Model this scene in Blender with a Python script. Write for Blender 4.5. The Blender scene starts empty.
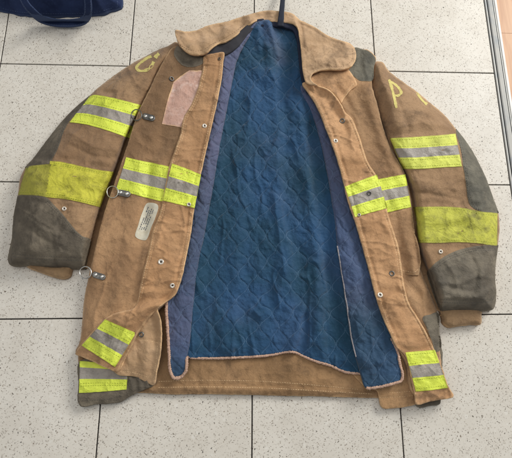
import bpy, math, random
import numpy as np
from mathutils import Vector
from mathutils.geometry import delaunay_2d_cdt

random.seed(4); RS = np.random.RandomState(7)
S = bpy.context.scene
COL = S.collection

# ------------------------------------------------------------------ camera
F = 498.46
CP = np.array([-0.0289, -0.7121, 1.0555])
CE = (0.2808, -0.0337, -0.0027)
def rot(e):
    a, b, c = e
    ca, sa, cb, sb, cc, sc = math.cos(a), math.sin(a), math.cos(b), math.sin(b), math.cos(c), math.sin(c)
    Rx = np.array([[1,0,0],[0,ca,-sa],[0,sa,ca]]); Ry = np.array([[cb,0,sb],[0,1,0],[-sb,0,cb]])
    Rz = np.array([[cc,-sc,0],[sc,cc,0],[0,0,1]])
    return Rz @ Ry @ Rx
RM = rot(CE)
cam = bpy.data.cameras.new('camera'); co = bpy.data.objects.new('camera', cam); COL.objects.link(co)
co.location = CP; co.rotation_euler = CE
cam.sensor_width = 36; cam.lens = 36*F/512; cam.clip_start = .02; cam.clip_end = 100
S.camera = co
S.render.resolution_x = 1024; S.render.resolution_y = 916

def W(P, z=0.0):
    """image pixel coordinates, unprojected through the camera -> metres at height z"""
    P = np.atleast_2d(np.asarray(P, float)); z = np.broadcast_to(np.asarray(z, float), (len(P),))
    d = np.stack([(P[:,0]-256)/F, -(P[:,1]-229)/F, -np.ones(len(P))], 1) @ RM.T  # camera ray through each image pixel
    t = (z-CP[2])/d[:,2]
    return CP + d*t[:,None]

# ------------------------------------------------------------------ noise
LAT = RS.rand(64, 256, 256)
def vnoise(x, y, seed=0):
    L = LAT[seed % 64]
    xi = np.floor(x).astype(int); yi = np.floor(y).astype(int)
    fx = x-xi; fy = y-yi
    fx = fx*fx*fx*(fx*(fx*6-15)+10); fy = fy*fy*fy*(fy*(fy*6-15)+10)
    a = L[xi & 255, yi & 255]; b = L[(xi+1) & 255, yi & 255]
    c = L[xi & 255, (yi+1) & 255]; d = L[(xi+1) & 255, (yi+1) & 255]
    return ((a*(1-fx)+b*fx)*(1-fy)+(c*(1-fx)+d*fx)*fy)*2-1
def fbm(P, s, seed=0, o=3, ang=0, st=1.0):
    """smooth noise, feature size s, stretched st times along direction ang (degrees)"""
    a = math.radians(ang); c, q = math.cos(a), math.sin(a)
    x = (P[:,0]*c+P[:,1]*q)/(s*st); y = (-P[:,0]*q+P[:,1]*c)/s
    x = x+31.3*seed+50; y = y+17.7*seed+50
    r = 0; w = 1; t = 0
    for k in range(o):
        r = r+w*vnoise(x, y, seed+k*5); t += w; w *= .5
        x, y = (x*.8-y*.6)*2+3.1, (x*.6+y*.8)*2+1.7
    return r/t
def ridged(P, s, seed=0, ang=0, st=1.0):
    n = fbm(P, s, seed, 2, ang, st)
    return 1-np.minimum(np.abs(n)*4, 1)
def sst(a, b, x):
    t = np.clip((x-a)/(b-a), 0, 1); return t*t*(3-2*t)

# ------------------------------------------------------------------ 2d helpers
def resample(pts, step=1.0, smooth=True, closed=True):
    p = np.asarray(pts, float); n = len(p); out = []
    rng = range(n) if closed else range(n-1)
    for i in rng:
        p1 = p[i]; p2 = p[(i+1) % n]
        p0 = p[i-1] if (closed or i > 0) else p1*2-p2
        p3 = p[(i+2) % n] if (closed or i+2 < n) else p2*2-p1
        L = np.linalg.norm(p2-p1); m = max(1, int(round(L/step)))
        if smooth:
            d0 = np.linalg.norm(p1-p0)+1e-6; d2 = np.linalg.norm(p3-p2)+1e-6
            m1 = (p2-p1)/L*.5+(p1-p0)/d0*.5; m2 = (p2-p1)/L*.5+(p3-p2)/d2*.5
            m1 = m1*L; m2 = m2*L
            for k in range(m):
                t = k/m
                out.append((2*t**3-3*t*t+1)*p1+(t**3-2*t*t+t)*m1+(-2*t**3+3*t*t)*p2+(t**3-t*t)*m2)
        else:
            for k in range(m): out.append(p1+(p2-p1)*k/m)
    if not closed: out.append(p[-1])
    return np.array(out)
def dist(P, line, closed=False):
    line = np.asarray(line, float)
    A = line if closed else line[:-1]; B = np.roll(line, -1, 0) if closed else line[1:]
    P = np.asarray(P, float); out = np.full(len(P), 1e9)
    px, py = P[:,0], P[:,1]
    if len(A)*8 < len(P) or len(P) > 60 and len(A) < 60:
        for a, b in zip(A, B):
            dx, dy = b-a; l2 = dx*dx+dy*dy+1e-9
            qx = px-a[0]; qy = py-a[1]; t = np.clip((qx*dx+qy*dy)/l2, 0, 1)
            qx = qx-t*dx; qy = qy-t*dy; np.minimum(out, qx*qx+qy*qy, out=out)
        return np.sqrt(out)
    if len(A) > 120:                                     # long outlines: two-level search
        D = B-A
        cs = 12; nc = (len(A)+cs-1)//cs
        cen = np.array([A[k*cs:(k+1)*cs].mean(0) for k in range(nc)])
        rad = np.array([np.sqrt(((np.vstack([A[k*cs:(k+1)*cs], B[k*cs:(k+1)*cs]])-cen[k])**2).sum(1)).max() for k in range(nc)])
        dc = np.sqrt(((P[:,None,:]-cen[None])**2).sum(2)); ub = (dc+rad).min(1)
        for k in range(nc):
            m = np.nonzero(dc[:,k]-rad[k] <= ub)[0]
            if not len(m): continue
            a = A[k*cs:(k+1)*cs]; d = D[k*cs:(k+1)*cs]; l2 = (d**2).sum(1)+1e-9
            q = P[m][:,None,:]-a[None]; t = np.clip((q*d[None]).sum(2)/l2, 0, 1)
            out[m] = np.minimum(out[m], ((q-t[...,None]*d[None])**2).sum(2).min(1))
        return np.sqrt(out)
    D = B-A; L2 = (D**2).sum(1)+1e-9
    q = P[:,None,:]-A[None]; t = np.clip((q*D[None]).sum(2)/L2, 0, 1)
    return np.sqrt(((q-t[...,None]*D[None])**2).sum(2).min(1))
def inside(P, poly):
    x, y = P[:,0], P[:,1]; r = np.zeros(len(P), bool)
    a = poly; b = np.roll(poly, -1, 0)
    for (x0, y0), (x1, y1) in zip(a, b):
        if y0 == y1: continue
        c = ((y0 > y) != (y1 > y)) & (x < (x1-x0)*(y-y0)/(y1-y0)+x0)
        r ^= c
    return r
def ell(d, w):
    t = np.clip(d/w, 0, 1); return np.sqrt(np.maximum(0, 1-(1-t)**2))
def ctl(P, pts, soft=14.0):
    pts = np.asarray(pts, float)
    d2 = ((P[:,None,:]-pts[None,:,:2])**2).sum(2)+soft*soft
    w = d2**-1.8
    return (w*pts[None,:,2]).sum(1)/w.sum(1)
def ridge(P, line, w, a, p=2.0):
    d = dist(P, line)/w
    return a*np.exp(-d**p)

# ------------------------------------------------------------------ mesh building
def make_obj(name, V, Fc, mats, midx=None, uv=None, parent=None, smooth=True, attrs=None):
    me = bpy.data.meshes.new(name)
    me.from_pydata([tuple(v) for v in V], [], [tuple(int(i) for i in f) for f in Fc])
    for m in (mats if isinstance(mats, (list, tuple)) else [mats]): me.materials.append(m)
    if midx is not None: me.polygons.foreach_set('material_index', np.asarray(midx, dtype=np.int32))
    if smooth: me.polygons.foreach_set('use_smooth', np.ones(len(me.polygons), bool))
    if uv is not None:
        l = me.uv_layers.new(name='UVMap'); li = np.empty(len(me.loops), dtype=np.int32)
        me.loops.foreach_get('vertex_index', li)
        l.data.foreach_set('uv', np.asarray(uv, dtype=np.float32)[li].ravel())
    for k, v in (attrs or {}).items():
        a = me.attributes.new(k, 'FLOAT', 'POINT'); a.data.foreach_set('value', np.asarray(v, dtype=np.float32))
    me.update()
    o = bpy.data.objects.new(name, me); COL.objects.link(o)
    if parent: o.parent = parent
    return o

class Bag:
    """collects loose geometry that joins the part it is sewn to"""
    def __init__(s): s.V = []; s.F = []; s.M = []
    def add(s, V, Fc, m):
        b = sum(len(v) for v in s.V)
        s.V.append(np.asarray(V, float)); s.F += [tuple(i+b for i in f) for f in Fc]; s.M += [m]*len(Fc)

def stitches(bag, line, zf, m=1, dash=1.6, gap=.8, w=.3, lift=.0006, smooth=True, skip=0.03):
    L = resample(line, .4, smooth, closed=False)
    seg = np.r_[0, np.cumsum(np.linalg.norm(np.diff(L, axis=0), axis=1))]
    s = random.random(); Q = []
    while s+dash < seg[-1]:
        if random.random() > skip:
            a = np.array([np.interp(s, seg, L[:,k]) for k in (0,1)]); b = np.array([np.interp(s+dash, seg, L[:,k]) for k in (0,1)])
            t = (b-a)/np.linalg.norm(b-a); n = np.array([-t[1], t[0]])*w*random.uniform(.8,1.15)
            a = a+n*random.uniform(-.25,.25)
            Q += [a-n, a+n, (a+b)/2-n, (a+b)/2+n, b-n, b+n, a, (a+b)/2, b]
        s += dash+gap*random.uniform(.85,1.2)
    if not Q: return
    Q = np.array(Q); z = zf(Q).reshape(-1,9); z[:,:6] -= .0002; z[:,[6,8]] += lift*.3; z[:,7] += lift
    Fc = []
    for k in range(len(Q)//9): Fc += [tuple(i+9*k for i in q) for q in ((0,6,7,2),(6,1,3,7),(2,7,8,4),(7,3,5,8))]
    bag.add(W(Q, z.ravel()), Fc, m)

def sheet(name, outline, zf, mats, parent, th=.003, step=1.3, smooth=True, bag=None, jit=.25, zbot=None,
          loc=None, roll=1.5, rolla=.0009, mfun=None, soil_shade=None, crisp=False):
    """a piece of cloth: fine triangulated top, side walls and underside"""
    B = resample(outline, 1.0, smooth)
    if jit:
        n1 = fbm(B, 3.0, 11, 2); n2 = fbm(B, 3.0, 12, 2); B = B+np.stack([n1, n2], 1)*jit
    keep = [0]
    for i in range(1, len(B)):
        if np.linalg.norm(B[i]-B[keep[-1]]) > .4: keep.append(i)
    B = B[keep]
    lo = B.min(0); hi = B.max(0)
    gx = np.arange(lo[0], hi[0], step); gy = np.arange(lo[1], hi[1], step*.866)
    G = np.array([(x+(step/2 if j % 2 else 0), y) for j, y in enumerate(gy) for x in gx])
    G = G[inside(G, B)]
    if len(G): 
        G = G[dist(G, B, True) > step*.55]
    A = np.vstack([B, G]) if len(G) else B
    v, e, f, ov, _, _ = delaunay_2d_cdt([Vector(p) for p in A], [(i, (i+1) % len(B)) for i in range(len(B))], [], 1, 1e-4)
    P = np.array([tuple(q) for q in v])
    f = [t if ((P[t[1]][0]-P[t[0]][0])*(P[t[2]][1]-P[t[0]][1])-(P[t[1]][1]-P[t[0]][1])*(P[t[2]][0]-P[t[0]][0])) < 0 else (t[0],t[2],t[1]) for t in f]
    d = dist(P, B, True)
    z = zf(P)
    z = z-rolla*(1-ell(d, roll))                       # soft turned edge
    z = np.maximum(z, .0012)
    top = W(P, z)
    cnt = {}
    for t in f:
        for a, b in ((t[0],t[1]),(t[1],t[2]),(t[2],t[0])):
            cnt[(a,b)] = 1
    be = [(a,b) for (a,b) in cnt if (b,a) not in cnt]
    n = len(P); bot = top.copy()
    bot[:,2] = np.maximum(.0004, top[:,2]-th) if zbot is None else np.minimum(zbot, top[:,2]-.0006)
    V = np.vstack([top, bot]); 
    Fc = [tuple(t) for t in f]+[(t[2]+n, t[1]+n, t[0]+n) for t in f]+[(b, a, a+n, b+n) for a, b in be]
    uv0 = W(P, 0)[:,:2]; uv = np.vstack([uv0, uv0]); dd = np.r_[d, d*0]
    if crisp:
        bi = sorted({i for e_ in be for i in e_}); mp = {q: 2*n+k for k, q in enumerate(bi)}; b2 = np.array(bi)
        V = np.vstack([V, top[b2], bot[b2]]); uv = np.vstack([uv, uv0[b2], uv0[b2]]); dd = np.r_[dd, d[b2], d[b2]]; m_ = len(bi)
        Fc = Fc[:-len(be)]+[(mp[b], mp[a], mp[a]+m_, mp[b]+m_) for a, b in be]
    M = np.zeros(len(Fc), int)
    if mfun is not None:
        cen = P[np.array(f)].mean(1); M[:len(f)] = mfun(cen)
    V = list(V)
    if bag and bag.V:
        b0 = len(V); bv = np.vstack(bag.V); V = np.vstack([np.array(V), bv]); uv = np.vstack([uv, bv[:,:2]])
        Fc += [tuple(i+b0 for i in q) for q in bag.F]; M = np.r_[M, bag.M]; dd = np.r_[dd, np.zeros(len(bv))+9]
    at = {'edge': dd}
    if soil_shade is not None: q = soil_shade(P); at['soil_shade'] = np.r_[q, q, np.zeros(len(V)-2*n)]
    return make_obj(name, V, Fc, mats, M, uv, parent, attrs=at)

def strip(name, top, bot, zf, mats, tm, parent, off=.0013, bag=None, sx=1.0, n=14, th=.0022, smooth=True):
    """a sewn tape between two edge lines; tm = [(t_end, material)] across it"""
    a = resample(top, .5, smooth, False); b = resample(bot, .5, smooth, False)
    def at(L, m):
        s = np.r_[0, np.cumsum(np.linalg.norm(np.diff(L, axis=0), axis=1))]; q = np.linspace(0, s[-1], m)
        return np.stack([np.interp(q, s, L[:,0]), np.interp(q, s, L[:,1])], 1)
    ln = max(np.linalg.norm(np.diff(a, axis=0), axis=1).sum(), 6)
    m = int(ln/sx)+2
    a = at(a, m); b = at(b, m)
    ts = sorted(set(list(np.linspace(0, 1, n+1).round(4))+[t for t, _ in tm]))
    P = np.vstack([a+(b-a)*t for t in ts]); P = P+np.stack([fbm(P, 4, 3, 2), fbm(P, 4, 4, 2)], 1)*.22
    z = zf(P)+off; k = len(ts)
    tt = np.repeat(ts, m); uu = np.tile(np.linspace(0, ln, m), k)
    V = W(P, z); idx = lambda i, j: i*m+j
    Fc = []; M = []
    for i in range(k-1):
        mid = (ts[i]+ts[i+1])/2; mm = [q for t, q in tm if t >= mid-1e-6][0]
        for j in range(m-1): Fc.append((idx(i,j), idx(i+1,j), idx(i+1,j+1), idx(i,j+1))); M.append(mm)
    rim0 = rim = [idx(0,j) for j in range(m)]+[idx(i,m-1) for i in range(1,k)]+[idx(k-1,j) for j in range(m-2,-1,-1)]+[idx(i,0) for i in range(k-2,0,-1)]
    n0 = len(V); low = V[rim].copy(); low[:,2] -= th; r = len(rim); V = np.vstack([V, low, V[rim]])
    for q in range(r):
        w = (q+1) % r; Fc.append((n0+r+q, n0+r+w, n0+w, n0+q)); M.append(M[0] if q < m else M[-1])
    uv = np.vstack([W(P, 0)[:,:2], W(P[rim], 0)[:,:2], W(P[rim], 0)[:,:2]])
    edge = np.minimum(np.minimum(tt, 1-tt)*np.linalg.norm(b-a, axis=1).mean(), np.minimum(uu, ln-uu)); edge = np.r_[edge, np.zeros(2*r)]
    if bag and bag.V:
        b0 = len(V); bv = np.vstack(bag.V); V = np.vstack([V, bv]); uv = np.vstack([uv, bv[:,:2]])
        Fc += [tuple(i+b0 for i in q) for q in bag.F]; M += bag.M; edge = np.r_[edge, np.zeros(len(bv))+9]
    return make_obj(name, V, Fc, mats, M, uv, parent, attrs={'edge': edge})

def tube(line, zf, r, sides=8, smooth=True, step=.8, nz=.0, flat=1.0, closed=False):
    L = resample(line, step, smooth, closed); z = zf(L)
    C = W(L, z); n = len(C); V = []; Fc = []
    for i in range(n):
        if closed: t = C[(i+1) % n]-C[i-1]
        else: t = C[min(i+1,n-1)]-C[max(i-1,0)]
        t = t/np.linalg.norm(t); s = np.cross(t, [0,0,1]); s /= np.linalg.norm(s); u = np.cross(s, t)
        for k in range(sides):
            a = 2*math.pi*k/sides; rr = r*(1+nz*RS.uniform(-1,1))
            V.append(C[i]+s*math.cos(a)*rr+u*math.sin(a)*rr*flat)
    for i in range(n if closed else n-1):
        j = (i+1) % n
        for k in range(sides): Fc.append((i*sides+k, i*sides+(k+1) % sides, j*sides+(k+1) % sides, j*sides+k))
    if not closed:
        Fc.append(tuple(range(sides))[::-1]); Fc.append(tuple((n-1)*sides+k for k in range(sides)))
    return np.array(V), Fc

# ------------------------------------------------------------------ materials
def srgb(r, g, b):
    f = lambda c: (c/255/12.92) if c/255 < .04045 else ((c/255+.055)/1.055)**2.4
    return (f(r), f(g), f(b), 1)
class NT:
    def __init__(s, name):
        s.m = bpy.data.materials.new(name); s.m.use_nodes = True; s.t = s.m.node_tree; s.t.nodes.clear()
        s.out = s.n('ShaderNodeOutputMaterial'); s.b = s.n('ShaderNodeBsdfPrincipled'); s.l(s.b.outputs[0], s.out.inputs[0])
        s.tc = s.n('ShaderNodeTexCoord')
    def n(s, k, **kw):
        x = s.t.nodes.new(k)
        for a, b in kw.items(): setattr(x, a, b)
        return x
    def l(s, a, b): s.t.links.new(a, b)
    def set(s, node, i, v):
        if hasattr(v, 'is_output') or isinstance(v, bpy.types.NodeSocket): s.l(v, node.inputs[i])
        else: node.inputs[i].default_value = v
    def math(s, op, a, b=0, c=0, clamp=False):
        x = s.n('ShaderNodeMath', operation=op, use_clamp=clamp); s.set(x, 0, a); s.set(x, 1, b); s.set(x, 2, c); return x.outputs[0]
    def noise(s, scale, detail=4, rough=.55, vec=None, dist=0):
        x = s.n('ShaderNodeTexNoise'); x.inputs['Scale'].default_value = scale; x.inputs['Detail'].default_value = detail
        x.inputs['Roughness'].default_value = rough; x.inputs['Distortion'].default_value = dist
        s.l(vec if vec else s.tc.outputs['Object'], x.inputs['Vector']); return x.outputs[0]
    def ramp(s, f, lo, hi):
        x = s.n('ShaderNodeMapRange', interpolation_type='SMOOTHSTEP'); s.set(x, 0, f); x.inputs[1].default_value = lo; x.inputs[2].default_value = hi
        return x.outputs[0]
    def mix(s, f, a, b, mode='MIX'):
        x = s.n('ShaderNodeMix', data_type='RGBA', blend_type=mode); s.set(x, 0, f); s.set(x, 6, a); s.set(x, 7, b); return x.outputs[2]
    def vmap(s, vec, scale, rot=(0,0,0)):
        x = s.n('ShaderNodeMapping'); s.l(vec, x.inputs[0]); x.inputs['Scale'].default_value = scale; x.inputs['Rotation'].default_value = rot; return x.outputs[0]
    def bump(s, h, d, strength=1.0, prev=None):
        x = s.n('ShaderNodeBump'); s.set(x, 'Height', h); x.inputs['Distance'].default_value = d; x.inputs['Strength'].default_value = strength
        if prev: s.l(prev, x.inputs['Normal'])
        return x.outputs[0]
    def crease(s, scale, vec=None, detail=3, dist=.6):
        x = s.n('ShaderNodeTexNoise', noise_type='RIDGED_MULTIFRACTAL'); x.inputs['Scale'].default_value = scale; x.inputs['Detail'].default_value = detail
        x.inputs['Roughness'].default_value = .45; x.inputs['Offset'].default_value = .9; x.inputs['Gain'].default_value = 1.6; x.inputs['Distortion'].default_value = dist
        s.l(vec if vec else s.tc.outputs['Object'], x.inputs['Vector']); return x.outputs[0]
    def P(s, **kw):
        for k, v in kw.items():
            k = {'color':'Base Color','rough':'Roughness','normal':'Normal','metal':'Metallic','spec':'Specular IOR Level','sheen':'Sheen Weight','coat':'Coat Weight'}.get(k, k)
            s.set(s.b, k, v)
        return s.m

def weave(t, scale=1100, amt=.00025, rot=0):
    """canvas weave as two crossed waves in cloth coordinates"""
    v = t.vmap(t.tc.outputs['UV'], (1,1,1), (0,0,rot))
    w1 = t.n('ShaderNodeTexWave', wave_type='BANDS', bands_direction='X'); w1.inputs['Scale'].default_value = scale/20*2; w1.inputs['Distortion'].default_value = 1.5; w1.inputs['Detail Scale'].default_value = 3
    w2 = t.n('ShaderNodeTexWave', wave_type='BANDS', bands_direction='Y'); w2.inputs['Scale'].default_value = scale/20*2; w2.inputs['Distortion'].default_value = 1.5; w2.inputs['Detail Scale'].default_value = 3
    t.l(v, w1.inputs[0]); t.l(v, w2.inputs[0])
    return t.math('MULTIPLY', w1.outputs[1], w2.outputs[1])

def edgeattr(t):
    a = t.n('ShaderNodeAttribute', attribute_name='edge'); return a.outputs['Fac']

def canvas(name, base, worn, dark, wear=.5, rot=0, edge_wear=.6):
    t = NT(name)
    n1 = t.noise(7, 5, .6); n2 = t.noise(38, 5, .7); n3 = t.noise(230, 3, .6); n4 = t.noise(16, 6, .65, dist=.6)
    c = t.mix(t.ramp(n1, .38, .68), base, worn)
    c = t.mix(t.math('MULTIPLY', t.ramp(n4, .52, .72), .55), c, dark)
    c = t.mix(t.math('MULTIPLY', t.ramp(n2, .48, .78), wear*.55), c, worn)
    c = t.mix(t.math('MULTIPLY', t.ramp(n3, .45, .8), .35), c, dark)
    st = t.noise(8.5, 9, .74, dist=.4); c = t.mix(t.math('MULTIPLY', t.ramp(st, .52, .68), .5), c, srgb(88,72,58))
    so = t.n('ShaderNodeAttribute', attribute_name='soil_shade')  # authored soil, with shade painted in on the left front
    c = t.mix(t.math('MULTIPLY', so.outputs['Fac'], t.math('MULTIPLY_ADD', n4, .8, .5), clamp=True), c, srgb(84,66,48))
    fl = t.noise(900, 2, .5)
    c = t.mix(t.math('MULTIPLY', t.ramp(fl, .55, .75), .22), c, srgb(214,180,140))
    e = edgeattr(t)
    ew = t.math('MULTIPLY', t.math('SUBTRACT', 1, t.ramp(e, 0, 1.8), clamp=True), t.ramp(n2, .3, .62))
    c = t.mix(t.math('MULTIPLY', ew, edge_wear), c, srgb(222,184,138))
    w = weave(t, 1500, rot=rot)
    cr = t.crease(11, t.vmap(t.tc.outputs['Object'], (1, .7, 1), (0,0,.5))); cr2 = t.crease(34, t.vmap(t.tc.outputs['Object'], (.8, 1, 1), (0,0,-.4)), 2)
    c = t.mix(t.math('MULTIPLY', t.ramp(cr2, 1.1, 2.0), .22), c, srgb(224,190,150))
    b = t.bump(w, .0004, .5); b = t.bump(n2, .004, .55, b); b = t.bump(n3, .0012, .6, b); b = t.bump(cr, .0042, .75, b); b = t.bump(cr2, .0014, .6, b)
    return t.P(color=c, rough=.92, spec=.18, sheen=.12, normal=b)

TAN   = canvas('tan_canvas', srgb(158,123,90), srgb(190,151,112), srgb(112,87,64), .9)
TANS  = canvas('tan_canvas_sleeve', srgb(139,110,82), srgb(168,136,103), srgb(96,77,59), .85)
FLAP  = canvas('orange_tan_canvas', srgb(178,136,97), srgb(206,162,120), srgb(128,97,70), 1.0, edge_wear=.95)
COLL  = canvas('pale_tan_canvas', srgb(170,139,106), srgb(200,167,132), srgb(144,111,80), 1.0, edge_wear=.9)
HEM   = canvas('hem_canvas', srgb(160,125,88), srgb(184,146,106), srgb(108,83,60), .8)
KNIT0 = canvas('cuff_tan', srgb(146,118,88), srgb(168,138,102), srgb(112,88,64), .4)

def leather(name, base, light, dark):
    t = NT(name); n1 = t.noise(14, 6, .65); n2 = t.noise(70, 5, .65); n3 = t.noise(420, 3, .6)
    c = t.mix(t.ramp(n1, .35, .7), base, light); c = t.mix(t.math('MULTIPLY', t.ramp(n2, .45, .75), .55), c, dark)
    c = t.mix(t.math('MULTIPLY', t.ramp(n3, .55, .8), .3), c, light)
    e = edgeattr(t); ew = t.math('MULTIPLY', t.math('SUBTRACT', 1, t.ramp(e, 0, 1.5), clamp=True), .45)
    c = t.mix(ew, c, light)
    cr = t.crease(20, None, 4); cr2 = t.crease(90, None, 2)
    c = t.mix(t.math('MULTIPLY', t.ramp(cr, 1.1, 2.0), .4), c, light); c = t.mix(t.math('MULTIPLY', t.ramp(cr2, 1.2, 2.2), .25), c, light)
    b = t.bump(n2, .003, .6); b = t.bump(n3, .0008, .7, b); b = t.bump(cr, .0028, .6, b); b = t.bump(cr2, .0006, .6, b)
    return t.P(color=c, rough=.78, spec=.3, normal=b)
GREYL = leather('grey_leather_dark', srgb(88,80,69), srgb(122,112,96), srgb(62,58,51))
GREYR = leather('grey_leather', srgb(94,87,76), srgb(128,119,103), srgb(68,65,58))
GREYS = leather('grey_leather_slate', srgb(92,89,79), srgb(124,119,104), srgb(68,68,62))

def tape(name, base, dirt, dirtamt=.3, rough=.5, lines=True, grid=True):
    t = NT(name); n1 = t.noise(45, 6, .7); n2 = t.noise(260, 3, .6); n0 = t.noise(13, 5, .6)
    c = t.mix(t.math('MULTIPLY', t.ramp(n1, .45, .8), dirtamt), base, dirt)
    c = t.mix(t.math('MULTIPLY', t.ramp(n2, .5, .85), dirtamt*.7), c, dirt)
    c = t.mix(t.math('MULTIPLY', t.ramp(n0, .5, .7), dirtamt*1.2), c, dirt)
    w = weave(t, 2200); cr = t.crease(26, None, 3); cr2 = t.crease(120, None, 2)
    c = t.mix(t.math('MULTIPLY', t.ramp(cr2, 1.2, 2.2), dirtamt*.6), c, dirt)
    e = edgeattr(t); c = t.mix(t.math('MULTIPLY', t.math('SUBTRACT', 1, t.ramp(e, 0, 1.6), clamp=True), t.math('MULTIPLY', n2, .7)), c, dirt)
    b = t.bump(w, .0003, .5 if grid else .2); b = t.bump(n1, .003, .6, b); b = t.bump(cr, .0028, .6, b); b = t.bump(cr2, .0005, .6, b)
    return t.P(color=c, rough=rough, spec=.35, normal=b)
LIME  = tape('lime_tape', srgb(228,240,86), srgb(172,184,60), .55)
SILV  = tape('silver_tape', srgb(164,156,146), srgb(116,108,98), .7, .42)
FADL  = tape('faded_lime_tape', srgb(204,200,70), srgb(134,128,56), .85, .75)
FADD  = tape('soiled_lime_tape', srgb(168,163,66), srgb(110,104,58), .8, .8)
FADY  = tape('worn_lime_tape', srgb(222,228,100), srgb(166,170,78), .5, .6)
FADR  = tape('worn_lime_tape_soiled', srgb(196,196,78), srgb(122,118,66), .8, .75)
def plain(name, col, rough=.7, metal=0, var=.0, dark=None, bs=0):
    t = NT(name); c = col
    if dark: c = t.mix(t.math('MULTIPLY', t.ramp(t.noise(var, 5, .65), .4, .75), .7), col, dark)
    kw = dict(color=c, rough=rough, metal=metal)
    if bs: kw['normal'] = t.bump(t.noise(bs, 3, .6), .0008, .7)
    return t.P(**kw)
THR   = plain('tan_thread', srgb(214,182,140), .8)
THRD  = plain('brown_thread', srgb(112,84,58), .85)
THRL  = plain('olive_thread', srgb(134,146,24), .8)
THRG  = plain('grey_thread', srgb(82,78,72), .85)
THRB  = plain('blue_thread', srgb(62,76,106), .8)
STEEL = plain('worn_steel', srgb(226,224,218), .32, 1, 60, srgb(110,106,100))
STEELD= plain('dull_steel', srgb(122,120,116), .42, .85, 80, srgb(70,68,66))
ENAM  = plain('pale_snap_metal', srgb(226,218,204), .3, .35, 300, srgb(170,156,138))
DARKM = plain('dark_snap_metal', srgb(70,60,52), .4, .8)
NAVY  = plain('navy_cotton', srgb(34,40,60), .9, 0, 60, srgb(22,26,42), 500)
WEBB  = plain('black_webbing', srgb(30,36,52), .8, 0, 90, srgb(20,24,34), 900)
STAND = plain('charcoal_cotton', srgb(50,49,54), .9, 0, 40, srgb(34,34,40), 600)
PINK  = canvas('worn_pink_patch', srgb(196,158,142), srgb(234,212,200), srgb(150,104,84), 1.3, edge_wear=1.0)
LABEL = plain('cream_label', srgb(206,200,180), .6, 0, 90, srgb(184,172,146))
INK   = plain('label_ink', srgb(96,98,104), .7)
YEL   = plain('yellow_lettering', srgb(212,200,120), .85, 0, 330, srgb(160,132,88), 300)
TERRY = plain('pink_tan_binding', srgb(200,166,144), .95, 0, 330, srgb(140,100,80), 420)
PIPEL = plain('pale_piping', srgb(156,150,150), .9, 0, 200, srgb(120,118,130), 500)

def quilt(name, base, alt, purple, pamt, thread):
    t = NT(name); uv = t.tc.outputs['UV']
    wv = t.n('ShaderNodeTexNoise'); wv.inputs['Scale'].default_value = 9; wv.inputs['Detail'].default_value = 2; t.l(uv, wv.inputs['Vector'])
    sx = t.n('ShaderNodeSeparateXYZ'); t.l(uv, sx.inputs[0])
    wc = t.n('ShaderNodeSeparateColor'); t.l(wv.outputs[1], wc.inputs[0])
    wf = t.noise(300, 2, .5, uv)
    u = t.math('ADD', sx.outputs[0], t.math('MULTIPLY', t.math('SUBTRACT', wc.outputs[0], .5), .05))
    u = t.math('ADD', u, t.math('MULTIPLY', t.math('SUBTRACT', wf, .5), .0016))
    v = t.math('ADD', sx.outputs[1], t.math('MULTIPLY', t.math('SUBTRACT', wc.outputs[1], .5), .022))
    Wd, Hd = .0225, .058
    a = t.math('MULTIPLY', t.math('SINE', t.math('MULTIPLY', v, 2*math.pi/Hd)), .45)
    u1 = t.math('DIVIDE', u, Wd)
    d1 = t.math('PINGPONG', t.math('SUBTRACT', u1, a), 1)
    d2 = t.math('SUBTRACT', 1, t.math('PINGPONG', t.math('ADD', u1, a), 1))
    d = t.math('MINIMUM', d1, d2)
    line = t.math('SUBTRACT', 1, t.ramp(d, .006, .030), clamp=True)
    dashv = t.ramp(t.math('SINE', t.math('MULTIPLY', v, 2*math.pi/.0042)), -.7, -.2)
    n0 = t.noise(6, 4, .55); n1 = t.noise(28, 5, .7); n2 = t.noise(160, 4, .65)
    nv = t.noise(60, 4, .6, t.vmap(uv, (1, .2, 1)))
    c = t.mix(t.ramp(n0, .35, .65), base, alt)
    at = t.n('ShaderNodeAttribute', attribute_name='fade')
    c = t.mix(t.math('MULTIPLY', t.math('ADD', at.outputs['Fac'], t.math('MULTIPLY', t.ramp(n1, .5, .8), .12)), t.math('ADD', .7, t.math('MULTIPLY', n1, .5)), clamp=True), c, purple)
    c = t.mix(t.math('MULTIPLY', t.ramp(n2, .5, .85), .35), c, srgb(78,110,144))
    c = t.mix(t.math('MULTIPLY', t.ramp(nv, .5, .8), .3), c, srgb(14,42,66))
    ln = t.math('MULTIPLY', line, t.math('MULTIPLY_ADD', dashv, .35, .65))
    ln = t.math('MULTIPLY', ln, t.ramp(n1, .26, .5))
    c = t.mix(t.math('MULTIPLY', ln, .36), c, thread)
    puff = t.ramp(d, 0, .30)
    pk = t.n('ShaderNodeTexNoise'); pk.inputs['Scale'].default_value = 75; pk.inputs['Detail'].default_value = 3; t.l(uv, pk.inputs['Vector'])
    b = t.bump(puff, .0028, .5); b = t.bump(pk.outputs[0], .006, .7, b); b = t.bump(t.crease(24, t.vmap(uv, (1,.55,1)), 3), .003, .6, b); b = t.bump(n2, .0015, .55, b)
    return t.P(color=c, rough=.8, spec=.25, sheen=.2, normal=b)
QB = quilt('blue_quilt', srgb(26,64,86), srgb(38,76,112), srgb(98,99,126), 0, srgb(120,146,172))

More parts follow.
